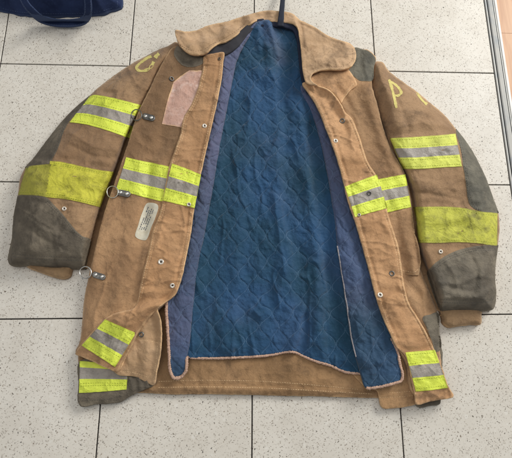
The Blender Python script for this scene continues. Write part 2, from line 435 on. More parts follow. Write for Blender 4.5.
# terrazzo
def terrazzo():
    t = NT('terrazzo'); P = t.tc.outputs['Object']
    w = t.n('ShaderNodeTexNoise'); w.inputs['Scale'].default_value = 140; w.inputs['Detail'].default_value = 2; t.l(P, w.inputs['Vector'])
    ad = t.n('ShaderNodeVectorMath', operation='MULTIPLY_ADD'); t.l(w.outputs[1], ad.inputs[0]); ad.inputs[1].default_value = (.009,.009,.0); t.l(P, ad.inputs[2])
    V = ad.outputs[0]
    def flecks(scale, keep, r0, r1, off, stretch=(1,1,1), rz=0):
        m = t.n('ShaderNodeMapping'); t.l(V, m.inputs[0]); m.inputs['Location'].default_value = (off, off*1.7, 0); m.inputs['Scale'].default_value = stretch; m.inputs['Rotation'].default_value = (0,0,rz)
        vo = t.n('ShaderNodeTexVoronoi', voronoi_dimensions='2D'); vo.inputs['Scale'].default_value = scale; t.l(m.outputs[0], vo.inputs['Vector'])
        sc = t.n('ShaderNodeSeparateColor'); t.l(vo.outputs['Color'], sc.inputs[0])
        on = t.math('LESS_THAN', sc.outputs[0], keep)
        rad = t.math('MULTIPLY_ADD', sc.outputs[1], r1-r0, r0)
        k = t.math('SUBTRACT', rad, vo.outputs['Distance'])
        return t.math('MULTIPLY', t.math('MULTIPLY', on, t.math('MULTIPLY', k, 9, clamp=True)), 1, clamp=True), sc.outputs[2]
    big = t.noise(1.3, 3, .5); mid = t.noise(14, 5, .6); fine = t.noise(190, 4, .65)
    c = t.mix(t.ramp(mid, .35, .7), srgb(229,223,211), srgb(220,213,200))
    c = t.mix(t.math('MULTIPLY', t.ramp(fine, .5, .8), .5), c, srgb(192,184,169))
    c = t.mix(t.math('MULTIPLY', t.ramp(big, .4, .65), .25), c, srgb(210,206,198))
    tn = t.n('ShaderNodeAttribute', attribute_name='tone'); c = t.mix(tn.outputs['Fac'], c, srgb(198,190,176)); sm = t.noise(5, 6, .7); c = t.mix(t.math('MULTIPLY', t.ramp(sm, .5, .75), .22), c, srgb(186,176,160))
    gv, gc = flecks(130, .45, .12, .34, .3, (1,1.3,1), .4)
    c = t.mix(t.math('MULTIPLY', gv, .30), c, srgb(164,154,138))
    gv2, gc2 = flecks(60, .3, .1, .3, 1.9, (1.25,1,1), 1.2)
    c = t.mix(t.math('MULTIPLY', gv2, .5), c, srgb(232,228,218))
    dv, dc = flecks(205, .32, .10, .33, 5.3, (1,1.5,1), 2.2)
    dcol = t.mix(dc, srgb(84,72,60), srgb(140,122,102))
    c = t.mix(t.math('MULTIPLY', dv, .76), c, dcol)
    ev, ec = flecks(135, .20, .08, .28, 9.1, (1.9,1,1), .9)
    ecol = t.mix(ec, srgb(46,42,40), srgb(112,96,78))
    c = t.mix(t.math('MULTIPLY', ev, .86), c, ecol)
    fv, fc = flecks(260, .22, .15, .42, 3.3)
    c = t.mix(t.math('MULTIPLY', fv, .4), c, srgb(110,98,84))
    r = t.math('MULTIPLY_ADD', mid, .16, .34)
    return t.P(color=c, rough=r, spec=.4, normal=t.bump(mid, .002, .12))
TERR = terrazzo()
GROUT = plain('dark_joint', srgb(44,40,36), .95, 0, 80, srgb(26,24,22))

# ------------------------------------------------------------------ floor: tiles standing in dark joints
def floor():
    T = .3; V = []; Fc = []; M = []; tone = []
    vl = {-2:[(8,14),(1,63)],-1:[(135,0),(129.5,65),(100,406),(96,456)],0:[(254.3,0),(252,395),(252,456)],1:[(370.8,0),(374.3,54),(400.5,409),(404,456)]}
    hl = {0:[(1,63.5),(128,66),(388,71.2),(493,73)],1:[(0,181.5),(20,182),(487,184.5),(509,185)],2:[(0,319.5),(80,318),(481,314.5),(511,314.3)]}
    LV = {}; LH = {}
    for i in range(-6, 8):
        if i in vl: w = W(vl[i]); s, a = np.polyfit(w[:,1], w[:,0], 1); LV[i] = (a, s)
        else: LV[i] = (i*T, 0)
    for j in range(-6, 8):
        if j in hl: w = W(hl[j]); s, a = np.polyfit(w[:,0], w[:,1], 1); LH[j] = (a, s)
        else: LH[j] = (-j*T, 0)
    LV[-2] = (-2*T-.003, LV[-1][1]*.6)
    def X(i, j):
        a, s = LV[i]; b, q = LH[j]; y = (b+q*a)/(1-q*s); return np.array([a+s*y, y])
    g = .00125; rr = .0008
    for i in range(-6, 2):
        for j in range(-6, 7):
            c = [X(i,j), X(i+1,j), X(i+1,j+1), X(i,j+1)]
            if i == 1:
                c[1] = edge_pt(c[0], c[1]); c[2] = edge_pt(c[3], c[2])
            cen = sum(c)/4
            def ins(p, k):
                return p+np.array([k if p[0] < cen[0] else -k, k if p[1] < cen[1] else -k])
            b = len(V)
            zt = random.uniform(-.00015, .00015); tone += [random.uniform(0,.3)]*12
            for k, z in ((g, -.004), (g, -rr+zt), (g+rr, zt)):
                for p in c: q = ins(p, k); V.append((q[0], q[1], z))
            Fc.append((b+11, b+10, b+9, b+8)); M.append(0)
            for lv in (0, 4):
                for k in range(4):
                    w = (k+1) % 4; Fc.append((b+lv+w, b+lv+k, b+lv+4+k, b+lv+4+w)); M.append(0)
    b = len(V); V += [(-4,-4,-.0022),(.62,-4,-.0022),(.62,4,-.0022),(-4,4,-.0022)]; Fc.append((b,b+1,b+2,b+3)); M.append(1)
    o = make_obj('floor', V, Fc, [TERR, GROUT], M, None, None, smooth=False, attrs={'tone': tone+[0]*4}); o['kind'] = 'structure'
# threshold line in plan, from image pixels
TA = W([(484.0,0)])[0][:2]; TB = W([(511.0,188)])[0][:2]; TD = (TB-TA)/np.linalg.norm(TB-TA)
def edge_pt(a, b):
    d = (b-a)/np.linalg.norm(b-a)
    M2 = np.array([[d[0], -TD[0]], [d[1], -TD[1]]]); s = np.linalg.solve(M2, TA-a); return a+d*s[0]
floor()

# threshold strip: aluminium profile along the edge of the tiles, white nosing beside it
TN = np.array([-TD[1], TD[0]]); TN = TN if TN[0] > 0 else -TN
ALU = plain('brushed_aluminium', srgb(172,170,164), .55, .3, 30, srgb(140,146,150))
ALUG = plain('aluminium_groove', srgb(96,100,102), .5, .6)
WHT = plain('white_plastic_nosing', srgb(232,230,224), .45, 0, 20, srgb(212,208,200))
def profile(name, prof, mat_ids, mats, L0=-1.2, L1=1.6, parent=None):
    V = []; Fc = []; M = []; n = len(prof)
    for L in (L0, L1):
        for (o, z) in prof:
            p = TA+TD*L+TN*o; V.append((p[0], p[1], z))
    for k in range(n-1): Fc.append((k, k+1, n+k+1, n+k)); M.append(mat_ids[k])
    Fc.append((n-1, 0, n, 2*n-1)); M.append(mat_ids[0])
    Fc.append(tuple(range(n))); M.append(mat_ids[0]); Fc.append(tuple(range(n, 2*n))[::-1]); M.append(mat_ids[0])
    return make_obj(name, V, Fc, mats, M, None, parent, smooth=False)
def empty(name, loc, label, cat, group=None):
    e = bpy.data.objects.new(name, None); COL.objects.link(e); e.location = loc; e['label'] = label; e['category'] = cat
    if group: e['group'] = group
    e.empty_display_size = .05
    return e
th_l = (TA[0], TA[1], 0)
thr = empty('threshold_strip', th_l, 'long ribbed aluminium threshold strip with white nosing between tiles and wood floor', 'threshold')
def rebase(o, root):
    o.parent = root
    off = Vector(root.location)
    for v in o.data.vertices: v.co -= off
px = .0019
a1 = profile('metal_profile', [(0,-.003),(0,.0015),(.0012,.0022),(.0042,.0022),(.0046,.0008),(.0058,.0008),(.0062,.0030),(.0085,.0042),(.0165,.0048),(.0185,.0040),(.0190,.0020),(.0200,.0020),(.0204,.0040),(.0230,.0036),(.0232,-.003)],
             [0,0,0,1,1,1,0,0,0,0,1,1,0,0,0], [ALU, ALUG])
rebase(a1, thr)
a2 = profile('nosing', [(.0236,-.003),(.0236,.0044),(.0250,.0052),(.0290,.0052),(.0305,.0040),(.0308,-.003)], [0]*6, [WHT])
rebase(a2, thr)
# wood floor beyond
def wood():
    t = NT('oak_laminate'); v = t.vmap(t.tc.outputs['Object'], (18, 1.6, 1), (0,0,math.atan2(TD[0],-TD[1])))
    n = t.noise(3.5, 6, .6, v, 1.0); n2 = t.noise(30, 4, .6, v)
    c = t.mix(t.ramp(n, .35, .68), srgb(206,160,118), srgb(184,134,94)); c = t.mix(t.math('MULTIPLY', t.ramp(n2, .5, .75), .3), c, srgb(182,132,90))
    return t.P(color=c, rough=.4, spec=.4)
WD = wood()
V = []; Fc = []
k = 0; o0 = .0312
for r in range(6):
    w = .13; a = o0+r*(w+.0006); b = a+w
    for s in range(4):
        L0 = -1.2+s*.9+(r*.37 % .9)-.5; L1 = L0+.8992
        q = [TA+TD*L0+TN*a, TA+TD*L0+TN*b, TA+TD*L1+TN*b, TA+TD*L1+TN*a]
        for p in q: V.append((p[0], p[1], .0005))
        for p in q: V.append((p[0], p[1], -.006))
        B = k*8; Fc += [(B+3,B+2,B+1,B), (B,B+1,B+5,B+4),(B+1,B+2,B+6,B+5),(B+2,B+3,B+7,B+6),(B+3,B,B+4,B+7)]; k += 1
wf = make_obj('wood_floor', V, Fc, [WD], None, None, None, smooth=False); wf['kind'] = 'structure'

# ------------------------------------------------------------------ JACKET
J = empty('firefighter_jacket', (0,0,0), "worn tan firefighter's coat lying open on the tiles, blue quilted lining, lime and silver bands", 'jacket')

# ---- height fields (metres) ----
LS = [(176,42),(168,46),(160,49),(145,56.5),(128,66),(112,77),(98,88),(88,97),(74,109),(60,124),(45,143),(33,159),(25,168),(20,179),(18,194),(14,215),(12,238),(9.5,264),(28,266),(60,268),(86,268),(94,264),(101,237),(106,217),(114.5,192),(122.5,168),(131,145),(138,124),(144,108),(152,92),(162,73),(175,58),(184,50)]
LSr = resample(LS)
seamL = [(172,48),(158,72),(147,94),(139,113),(130,140),(120,170),(111,192),(102,217),(96,240),(88,270)]
def z_ls(P):
    d = dist(P, LSr, True)
    z = .006+.052*ell(d, 30)*(1-.25*sst(180,60,P[:,1]))
    # the sleeve rolls down to the gap beside the body
    ds = dist(P, resample(seamL, 1, True, False)); k = .45*sst(140,95,P[:,1]); z = np.minimum(z, .004+.034*k+(.056-.034*k)*ell(np.maximum(ds-4.5*sst(95,150,P[:,1]), 0), 14))
    z += ridge(P, [(92,130),(72,150),(58,158)], 5, .0025)+ridge(P, [(100,140),(85,158),(66,160)], 4, -.002)
    z += ridge(P, [(126,84),(112,100),(104,118)], 7, .003)+ridge(P, [(100,172),(88,200),(84,232),(70,262)], 6, -.003)
    z += ridge(P, [(30,205),(44,232),(60,240)], 5, .002)+ridge(P, [(48,150),(44,180),(40,200)], 5, -.002)
    z += ridge(P, [(10,254),(86,259)], 1.6, -.0012)
    for a, b, c_, w_, h_ in (((118,150),(92,146),(70,132),3,.0035),((116,158),(92,156),(72,146),3,-.0035),((112,180),(84,176),(58,178),3,.003),((104,196),(80,188),(52,188),2.6,-.003),((24,214),(40,228),(62,236),3,.0035),((22,222),(38,236),(58,246),2.6,-.0035),((40,206),(34,226),(30,248),3,.0028),((60,228),(54,246),(56,260),2.6,-.0028),((96,212),(84,222),(66,222),3,.003),((140,86),(122,92),(104,92),3,-.003)):
        z += ridge(P, [a, b, c_], w_, h_, 1.5)
    z += ridge(P, [(28,158),(60,158),(108,168)], 3, -.0016)+ridge(P, [(20,200),(100,210)], 2.4, -.0016)
    z += ridge(P, [(74,126),(128,141)], 3, -.0014)+ridge(P, [(96,90),(140,101)], 2.5, -.001)
    z += ridge(P, [(172,47),(160,56),(152,68),(146,84)], 5, .005)
    z += .0045*fbm(P, 24, 1, 3, 60, 1.6)+.0014*fbm(P, 8, 2, 2)+.0028*(ridged(P, 26, 6, 20, 2)**3)
    return z
RSl = [(375,62),(382,62),(388,70),(399,79),(416,91),(434,106),(443.5,114),(456,129),(469,146),(484,174),(493,198),(498.5,214),(499.5,228),(498,245),(495.5,265),(495,280),(496,296),(493,309),(484,311),(462,311),(440,311),(434,309),(424,290),(416,264),(412.5,238),(410,216),(407,196),(401,177),(393,160),(383.5,132),(375,105),(370,84),(372,68)]
RSr = resample(RSl)
seamR = [(374,66),(373,85),(379,105),(387,132),(397,160),(405,176),(411,195),(414,214),(416,235),(420,262),(428,288),(437,314)]
def z_rs(P):
    d = dist(P, RSr, True)
    z = .006+.052*ell(d, 30)*(1-.2*sst(180,60,P[:,1]))
    ds = dist(P, resample(seamR, 1, True, False)); k = .85*sst(180,120,P[:,1]); z = np.minimum(z, .004+.034*k+(.046-.034*k)*ell(np.maximum(ds-1.0-4*sst(240,275,P[:,1]), 0), 9))
    z += ridge(P, [(384,72),(390,96),(396,124)], 7, .006)+ridge(P, [(405,178),(430,190),(462,206)], 5, .002)
    z += ridge(P, [(416,176),(440,184),(464,196)], 4, -.0022)+ridge(P, [(420,100),(438,120)], 6, .002)
    z += ridge(P, [(446,292),(470,298),(494,290)], 4, .003)+ridge(P, [(440,300),(494,301)], 1.6, -.0012)
    z += ridge(P, [(450,287),(472,292),(494,283)], 2.5, -.0025)
    for a, b, c_, w_, h_ in (((404,126),(424,122),(446,126),3,.0032),((400,182),(424,180),(456,190),3,.0035),((408,192),(432,194),(460,200),2.6,-.0035),((424,216),(444,222),(470,216),3,.003),((430,232),(456,226),(486,232),2.6,-.003),((446,262),(456,276),(458,292),3,.0032),((470,254),(478,270),(474,290),3,-.0032),((436,282),(456,284),(480,276),2.8,.003),((392,92),(402,108),(408,126),3,-.003),((474,170),(480,186),(486,204),3,.0028)):
        z += ridge(P, [a, b, c_], w_, h_, 1.5)
    z += ridge(P, [(390,134),(456,130)], 3, -.0015)+ridge(P, [(402,172),(462,170)], 3, -.0015)
    z += ridge(P, [(414,203),(466,204),(497,209)], 3, -.0016)+ridge(P, [(418,246),(496,249)], 3, -.0018)
    z += .0045*fbm(P, 24, 21, 3, 110, 1.6)+.0014*fbm(P, 8, 22, 2)+.0028*(ridged(P, 26, 26, 150, 2)**3)
    return z

# left front panel
LP = [(172,48),(178,46),(190,52),(204,56),(212,62),(214,80),(208,112),(200,140),(193,175),(187,205),(182,240),(177,268),(174,286),(173.5,295.5),(167,300.8),(160,306.3),(151.5,314.5),(143,325),(136.5,335),(130,349),(122,362),(116.5,372),(108,368.5),(95,362.5),(82,357),(76,354),(75.5,351),(79,344),(81,334),(82.5,318),(84,300),(87,284),(92,262),(98,237),(103.5,215),(112,190),(119.5,168),(127,146),(134,124),(140,108),(148,92),(158,71),(166,56)]
LPr = resample(LP)
edgeL = resample([(166,54),(158,71),(148,92),(140,108),(134,124),(127,146),(119.5,168),(112,190),(103.5,215),(98,237),(92,262),(87,284),(84,300),(82,318),(80,340),(75,353)], 1, True, False)
hL = [(180,60,.034),(165,90,.040),(150,130,.040),(190,110,.038),(140,180,.040),(175,170,.040),(125,220,.038),(160,230,.038),(115,270,.034),(150,270,.036),(105,310,.030),(135,310,.036),(165,300,.036),(95,345,.028),(120,360,.030),(78,353,.020),(135,335,.036)]
def z_lp0(P):
    z = ctl(P, hL)
    de = dist(P, edgeL); q = sst(255,292,P[:,1]); z = .006+(z-.006)*((.95-.83*q)+(.05+.83*q)*ell(de, 4+12*q))
    z += ridge(P, [(150,165),(147,196),(143,235),(138,262),(134,300)], 4.5, -.0045)
    z += ridge(P, [(141,160),(136,200),(128,250),(118,300)], 7, .003)
    z += ridge(P, [(170,66),(158,100),(150,135)], 6, .0035)+ridge(P, [(180,70),(170,100),(160,140)], 5, -.003)
    z += ridge(P, [(172,128),(160,148),(150,158)], 5, -.003)+ridge(P, [(180,140),(170,150),(160,160)], 4, .0025)
    z += ridge(P, [(128,308),(148,300),(176,294)], 5, -.003)+ridge(P, [(118,318),(140,311),(162,303)], 5, .003)
    z += ridge(P, [(186,58),(188,66),(180,76)], 6, -.006)
    z += .0040*fbm(P, 26, 31, 3, 100, 1.8)+.0015*fbm(P, 8, 32, 2)+.0028*(ridged(P, 30, 36, 110, 2.5)**3)
    return z
def z_lp(P): return z_lp0(P)
# left storm flap
LF = [(204,56),(213,53.5),(224,52.5),(223.5,60),(222,75),(218,98),(213,120),(208,142),(204,160),(200.5,176),(194.5,207),(190.5,235),(186.5,256),(182.5,275),(178,289),(174.5,295.5),(167.5,301),(160.5,306.5),(152,314.5),(143.5,325),(137,335),(128,353),(117,371.5),(108,368.7),(95,362.7),(82,357),(75.5,354),(76,351.5),(83,342.5),(93,331),(102,321),(112,314.5),(123,311),(133,308.5),(137,302),(140,287),(143.5,270),(148,253),(153,230),(160,212),(162,203),(165,187),(169,167),(174,152),(180,135),(184,117),(190,107),(197,91),(201,76),(203,64)]
LFr = resample(LF)
LFe = resample([(204,60),(201,76),(197,91),(190,107),(184,117),(180,135),(174,152),(169,167),(165,187),(160,212),(153,230),(148,253),(143.5,270),(140,287),(137,302),(133,308.5),(123,311),(112,314.5),(102,321),(93,331),(83,342.5),(76,351.5)], 1, True, False)
LFx = resample([(224,53),(222,75),(213,120),(204,160),(194.5,207),(186.5,256),(178,289),(174.5,295.5),(160.5,306.5),(143.5,325),(128,353),(117,371.5)], 1, True, False)
def z_lf(P):
    d = dist(P, LFe); x = dist(P, LFx)
    z = z_lp0(P)+.0024+.0036*ell(d, 6)-.010*sst(9, 0, x)*sst(298,318,P[:,1])
    z += ridge(P, [(137,303),(150,302),(166,299)], 4, -.004)+ridge(P, [(120,313),(140,309),(158,304)], 4, .004)+ridge(P, [(100,336),(118,322),(136,316),(156,306)], 6, .003)
    z += -.0022*np.exp(-((x-5)/1.5)**2)*(P[:,1] < 300)+.0012*np.exp(-((d-3.2)/1.1)**2)*-1
    z += .0026*fbm(P, 9, 41, 2, 10, 2.2)+.0024*(ridged(P, 12, 43, 0, 2.4)**2)
    return z
# right front panel
RP = [(352,47),(358,48.5),(369,50.5),(376,58),(374,66),(372,84),(377,103),(384,130),(390,146),(397,159),(403,169),(408.5,186),(412,205),(413.5,228),(416.5,248),(420,268),(428,288),(436.5,310),(439,330),(440,350),(441,368),(436,385),(425,396),(414,394),(406,362),(396,345),(387,320),(379,296),(371,270),(362,236),(354,208),(347,180),(336,145),(326,118),(314,98),(307,86),(312,76),(325,70),(343,68),(350,60)]
RPr = resample(RP)
edgeR = resample([(378,56),(374,66),(372,84),(377,103),(384,130),(390,146),(397,159),(403,169),(408.5,186),(412,205),(413.5,228),(416.5,248),(420,268),(428,288),(436.5,310),(439,330),(441,368)], 1, True, False)
hR = [(360,60,.030),(330,85,.036),(355,100,.040),(345,130,.040),(370,140,.040),(360,180,.040),(390,180,.038),(375,220,.040),(400,220,.036),(385,260,.038),(410,270,.034),(395,300,.036),(420,310,.030),(405,335,.034),(430,345,.024),(420,375,.024),(445,390,.016),(420,400,.016)]
def z_rp0(P):
    z = ctl(P, hR); de = dist(P, edgeR); z = .008+(z-.008)*(.72+.28*ell(de, 6)-.5*sst(285,320,P[:,1])*(1-ell(de, 10)))
    z += ridge(P, [(366,84),(372,110),(384,145),(396,172)], 5, .004)+ridge(P, [(358,92),(366,120),(376,150)], 6, -.003)
    z += ridge(P, [(399,250),(402,262),(406,274),(418,274)], 2.6, -.003)+ridge(P, [(404,240),(412,255),(414,272)], 4, .0045)
    z += ridge(P, [(396,212),(400,236),(410,250)], 4, -.0025)+ridge(P, [(408,282),(420,296),(430,312)], 4, -.003)
    z += ridge(P, [(402,284),(412,300),(428,330)], 4, .003)+ridge(P, [(336,86),(346,98),(354,118)], 4, -.004)
    z += .0040*fbm(P, 26, 51, 3, 70, 1.8)+.0015*fbm(P, 8, 52, 2)+.0028*(ridged(P, 30, 56, 70, 2.5)**3)
    return z
RF = [(302.5,83),(308,82),(318,85.5),(326,88),(333,93),(341,104),(346,113),(351,117),(358.5,134),(368,162),(376.5,176),(383,194),(388,214),(394,232),(399,249),(404,283),(409,303),(417,316),(427,334),(434,349),(440,362),(448.5,386),(453.5,396.5),(439,400),(429,402),(416.5,404.5),(415,396),(410.5,375),(405.5,356),(396,346),(391,335),(383,317),(375.5,295),(370,273),(363,248),(356,224),(348,201),(342,176),(336,155),(331,141),(325,126),(320,113),(314,101),(308,92)]
RFr = resample(RF)
RFx = resample([(318,85.5),(326,88),(333,93),(341,104),(351,117),(358.5,134),(368,162),(376.5,176),(388,214),(399,249),(404,283),(409,303),(417,316),(427,334),(434,349)], 1, True, False)
RFi = resample([(304,86),(320,113),(331,141),(342,176),(356,224),(370,273),(383,317),(396,346)], 1, True, False)
def z_rf(P):
    x = dist(P, RFx); i = dist(P, RFi)
    z = z_rp0(P)+.003+.0035*ell(x, 5)
    z += -.0014*np.exp(-((x-3.0)/1.1)**2)-.0020*np.exp(-((i-4.5)/1.5)**2)*(P[:,1] < 340)
    z += ridge(P, [(311,80),(318,85),(331,91),(341,105),(345,114)], 2.5, .006)+ridge(P, [(310,90),(325,98),(338,114),(346,130)], 4, -.005)
    z += ridge(P, [(388,300),(400,318),(410,340)], 4, .0025)+ridge(P, [(380,290),(394,292),(406,296)], 4, -.002)
    z += ridge(P, [(398,345),(410,352),(432,346)], 3, -.002)
    z += .0026*fbm(P, 9, 61, 2, 0, 2.2)+.0022*(ridged(P, 14, 63, 10, 2.2)**2)
    return z

# lining
LN = [(250,28),(262,20),(280,21.5),(297,22.5),(301,45),(305,70),(308,86),(316,108),(326,138),(336,170),(344,205),(352,240),(357,272),(364,310),(370,345),(371,374),(358,373),(345,371.3),(330,364.6),(315,360.2),(303,355),(297,352.2),(291,350.8),(280,353),(262,355),(240,356.5),(222,356.8),(205,357.5),(180,356.5),(178,345),(178,323),(182,300),(186,275),(190,250),(196,225),(202,200),(210,165),(216,130),(222,100),(228,70),(232,50)]
def z_ln(P):
    z = .016+.002*sst(60,20,P[:,1])+0*P[:,0]
    z += .007*sst(300,345,P[:,0])*sst(60,200,P[:,1])
    # long hanging folds
    z += ridge(P, [(262,24),(268,60),(276,110),(279,160),(282,230),(284,300),(290,350)], 9, .007)
    z += ridge(P, [(284,40),(283,100),(286,150),(288,220),(300,270)], 5.5, -.007)
    z += ridge(P, [(258,30),(254,80),(248,140),(240,210),(232,290),(228,350)], 10, .004)
    z += ridge(P, [(268,22),(272,34),(278,56)], 3.2, .007)+ridge(P, [(262,28),(264,44),(266,66)], 3.5, -.005)
    z += ridge(P, [(244,70),(236,120),(226,180),(214,250),(206,320)], 7, -.005)
    z += ridge(P, [(298,100),(306,150),(312,210),(318,262),(320,300),(316,340)], 8, .010)
    z += ridge(P, [(312,130),(322,200),(329,262),(333,310),(334,350)], 7, -.014)
    z += ridge(P, [(302,308),(298,330),(292,351)], 4.5, .007)+ridge(P, [(306,316),(304,336),(300,352)], 3, -.007)
    z += ridge(P, [(350,260),(356,290),(362,340),(368,372)], 8, .006)
    z += ridge(P, [(262,240),(258,290),(262,330),(256,354)], 6, .003)+ridge(P, [(214,300),(222,330),(220,354)], 6, .003)
    z += .0060*fbm(P, 30, 71, 3, 85, 2.6)+.0034*fbm(P, 12, 72, 2, 80, 1.8)+.0016*fbm(P, 5, 74, 2)+.004*ridged(P, 20, 75, 85, 2.8)**2
    d = dist(P, [(178,357),(205,357.5),(240,356.5),(291,351),(303,355),(330,364.6),(371,374)]); z = z-.006*np.exp(-(d/7)**2)
    return .0135+.0015*np.log1p(np.exp((z-.0135)/.0015))
LI = [(258,21.5),(250,27),(240,36),(230,46),(222,53),(219,62),(216,82),(209,112),(201,142),(195,172),(188,205),(184,235),(179,260),(173,284),(166.5,300),(167,320),(169,350),(171,374),(174.5,378),(181,376.5),(185.5,371),(187,357),(189.5,345),(191.5,323),(195,290),(199,260),(204.5,234),(209,209),(213.5,184),(217.5,159),(223,129),(228,103),(233,78),(237,60),(244,45),(253,32),(263,24)]
LIr = resample(LI)
LIi = resample([(260,25),(253,32),(244,45),(237,60),(233,78),(228,103),(223,129),(217.5,159),(213.5,184),(209,209),(204.5,234),(199,260),(195,290),(191.5,323),(189.5,345),(187,357)], 1, True, False)
def z_li(P):
    d = dist(P, LIi)
    z = .020+.009*ell(d, 9)-.006*sst(10,24,d)
    z = z-.004*sst(300,370,P[:,1])
    z += .0022*fbm(P, 11, 81, 3, 100, 2.0)+.0016*ridged(P, 9, 83, 20, 1.8)**2
    z += ridge(P, [(247,34),(240,48),(234,66)], 3, .003)
    return z
LR = [(301,86),(311,110),(320,139),(327,171),(332,201),(335.5,224),(337.5,246),(340,264),(342.5,280),(345,296),(347.5,313),(351,338),(356,357),(361,375),(366.5,388),(374,387.5),(385,385.5),(396,382.5),(401,380.5),(402.5,376),(400.5,366),(398,352),(392,336),(388,318),(381,296),(374,270),(366,240),(358,214),(349,186),(338,150),(328,120),(318,100),(308,86)]
LRr = resample(LR)
LRi = resample([(301,86),(311,110),(320,139),(327,171),(332,201),(335.5,224),(337.5,246),(342.5,280),(347.5,313),(351,338),(356,357),(366.5,388)], 1, True, False)
def z_lr(P):
    d = dist(P, LRi)
    z = .014+.010*sst(60,230,P[:,1])+.006*ell(d, 8)-.004*sst(330,388,P[:,1])
    z += ridge(P, [(352,300),(366,308),(376,300)], 3.5, -.005)+ridge(P, [(350,314),(366,318),(382,308)], 5, .004)
    z += ridge(P, [(345,240),(352,280),(360,330),(372,380)], 7, .004)+ridge(P, [(370,330),(378,356),(384,384)], 6, -.004)
    z += ridge(P, [(356,340),(364,360),(372,382)], 4, -.003)
    z += .0030*fbm(P, 16, 91, 3, 75, 2.2)+.0012*fbm(P, 6, 93, 2)+.002*ridged(P, 11, 95, 60, 1.8)**2
    return np.maximum(z, z_ln(P)+.003+.004*sst(200,250,P[:,1]))

# back shell
BK = [(84,330),(150,290),(190,70),(230,30),(300,30),(340,80),(410,300),(430,345),(418,392),(400,398),(378,398),(350,397.5),(320,396.5),(285,396),(250,395),(220,394.6),(195,394.3),(172,394.6),(160,394),(148,393.2),(138,393),(126,394),(104,396),(86,390)]
def z_bk(P):
    z = .0075+.0012*fbm(P, 20, 101, 3, 0, 2)+.0007*fbm(P, 5, 103, 2)
    z += ridge(P, [(120,388),(195,388.5),(260,390),(320,391),(376,393)], 3, .0022)-ridge(P, [(160,384),(195,384.5),(260,385.5),(320,388),(376,390.5)], 1.3, .0016)
    z += ridge(P, [(300,358),(270,372)], 6, .003)+.0022*fbm(P, 9, 105, 2, 90, 2.2)+.0012*ridged(P, 5, 106, 80, 3)*sst(376,382,P[:,1])
    return z

# collar
CO = [(175.5,30),(180,30.5),(186,31.5),(195,30.5),(208,25.5),(228,21),(242,16.5),(256,12.5),(268,10.5),(279,11),(288,12),(294,14.5),(300,20),(306,22.5),(313,26),(331,37),(343,41),(351,44),(355.5,50),(356,58),(352.5,65.5),(347,68.5),(341,69.5),(328,69.5),(318,71),(312.5,74),(311,78.5),(313,82),(318,85.5),(311,84.5),(306.5,82.5),(303.5,74),(302,62),(301,50),(299.5,38),(297,27),(293,23.5),(282,22.2),(270,21.3),(262,20.5),(256,21),(250,24.5),(245,27.5),(239,33),(233,37.5),(226,41.5),(219,43.5),(212,48),(207,52.5),(203,54.3),(196,55),(190,53.8),(184,50),(180,46),(177,40)]
COr = resample(CO)
def z_co(P):
    z = ctl(P, [(178,32,.034),(180,46,.048),(192,52,.052),(205,50,.052),(195,34,.030),(215,28,.026),(230,36,.044),(240,20,.020),(250,22,.034),(262,13,.014),(275,19,.030),(290,14,.018),(294,22,.034),(310,28,.026),(303,45,.046),(305,75,.052),(330,40,.036),(328,66,.054),(350,46,.040),(350,64,.050),(320,52,.046),(314,82,.050)], 5)
    z += ridge(P, [(298,18),(302,30),(302,46)], 2.4, -.004)+ridge(P, [(293,16),(296,26),(298,36)], 2.2, .003)
    z += ridge(P, [(184,32),(188,42),(196,54)], 4, .003)+ridge(P, [(190,34),(197,44),(203,53)], 4, -.002)
    z += ridge(P, [(318,84),(312,80),(312.5,75),(318,71.5),(328,70),(342,69.5)], 2.0, .003)
    z += ridge(P, [(182,45),(196,51),(212,44),(228,38)], 2.5, -.0012)
    z += .0030*fbm(P, 9, 117, 2, 50, 1.8)
    dd = dist(P, COr, True); z -= .0010*np.exp(-((dd-3.6)/.9)**2)
    z += .0022*fbm(P, 14, 111, 3, 20, 1.6)+.0008*fbm(P, 5, 113, 2)+.0014*ridged(P, 15, 115, 50, 1.6)**2
    return z
CS = [(203,55),(209,51),(216,45.5),(228,40.5),(238,33),(246,26),(256,20),(264,19),(262,23),(256,26),(250,32),(242,42),(234,50),(226,54.5),(214,57)]
def z_cs(P): return ctl(P, [(210,52,.040),(225,50,.034),(230,42,.038),(245,32,.032),(258,22,.026)], 6)+.001*fbm(P, 7, 121, 2)
NB = [(256,20),(270,20.5),(285,21.5),(296,22),(300,26),(302,40),(304,58),(305.5,76),(309,86),(313,96),(308,93),(303,84),(300,68),(298,50),(296,36),(292.5,30),(285,27.4),(272,26.2),(260,25.5)]
def z_nb(P): return .027+.001*fbm(P, 6, 131, 2)+0*P[:,0]

# ---- lower shell ----
bg = Bag()
for off in (0, 6.6):
    stitches(bg, [(158,381.5+off*.9),(195,380.3+off),(230,380.5+off),(262,381.3+off),(320,385.6+off*.8),(372,391+off*.45)], z_bk)
sheet('back_panel', BK, z_bk, [HEM, THR], J, th=.005, step=1.6, bag=bg, soil_shade=lambda P: .15+.35*sst(385,394,P[:,1])+.3*ridge(P, [(262,352),(282,372)], 14, 1)+.25*sst(230,170,P[:,0]))  # darker at the hem edge, the left end and mid-hem
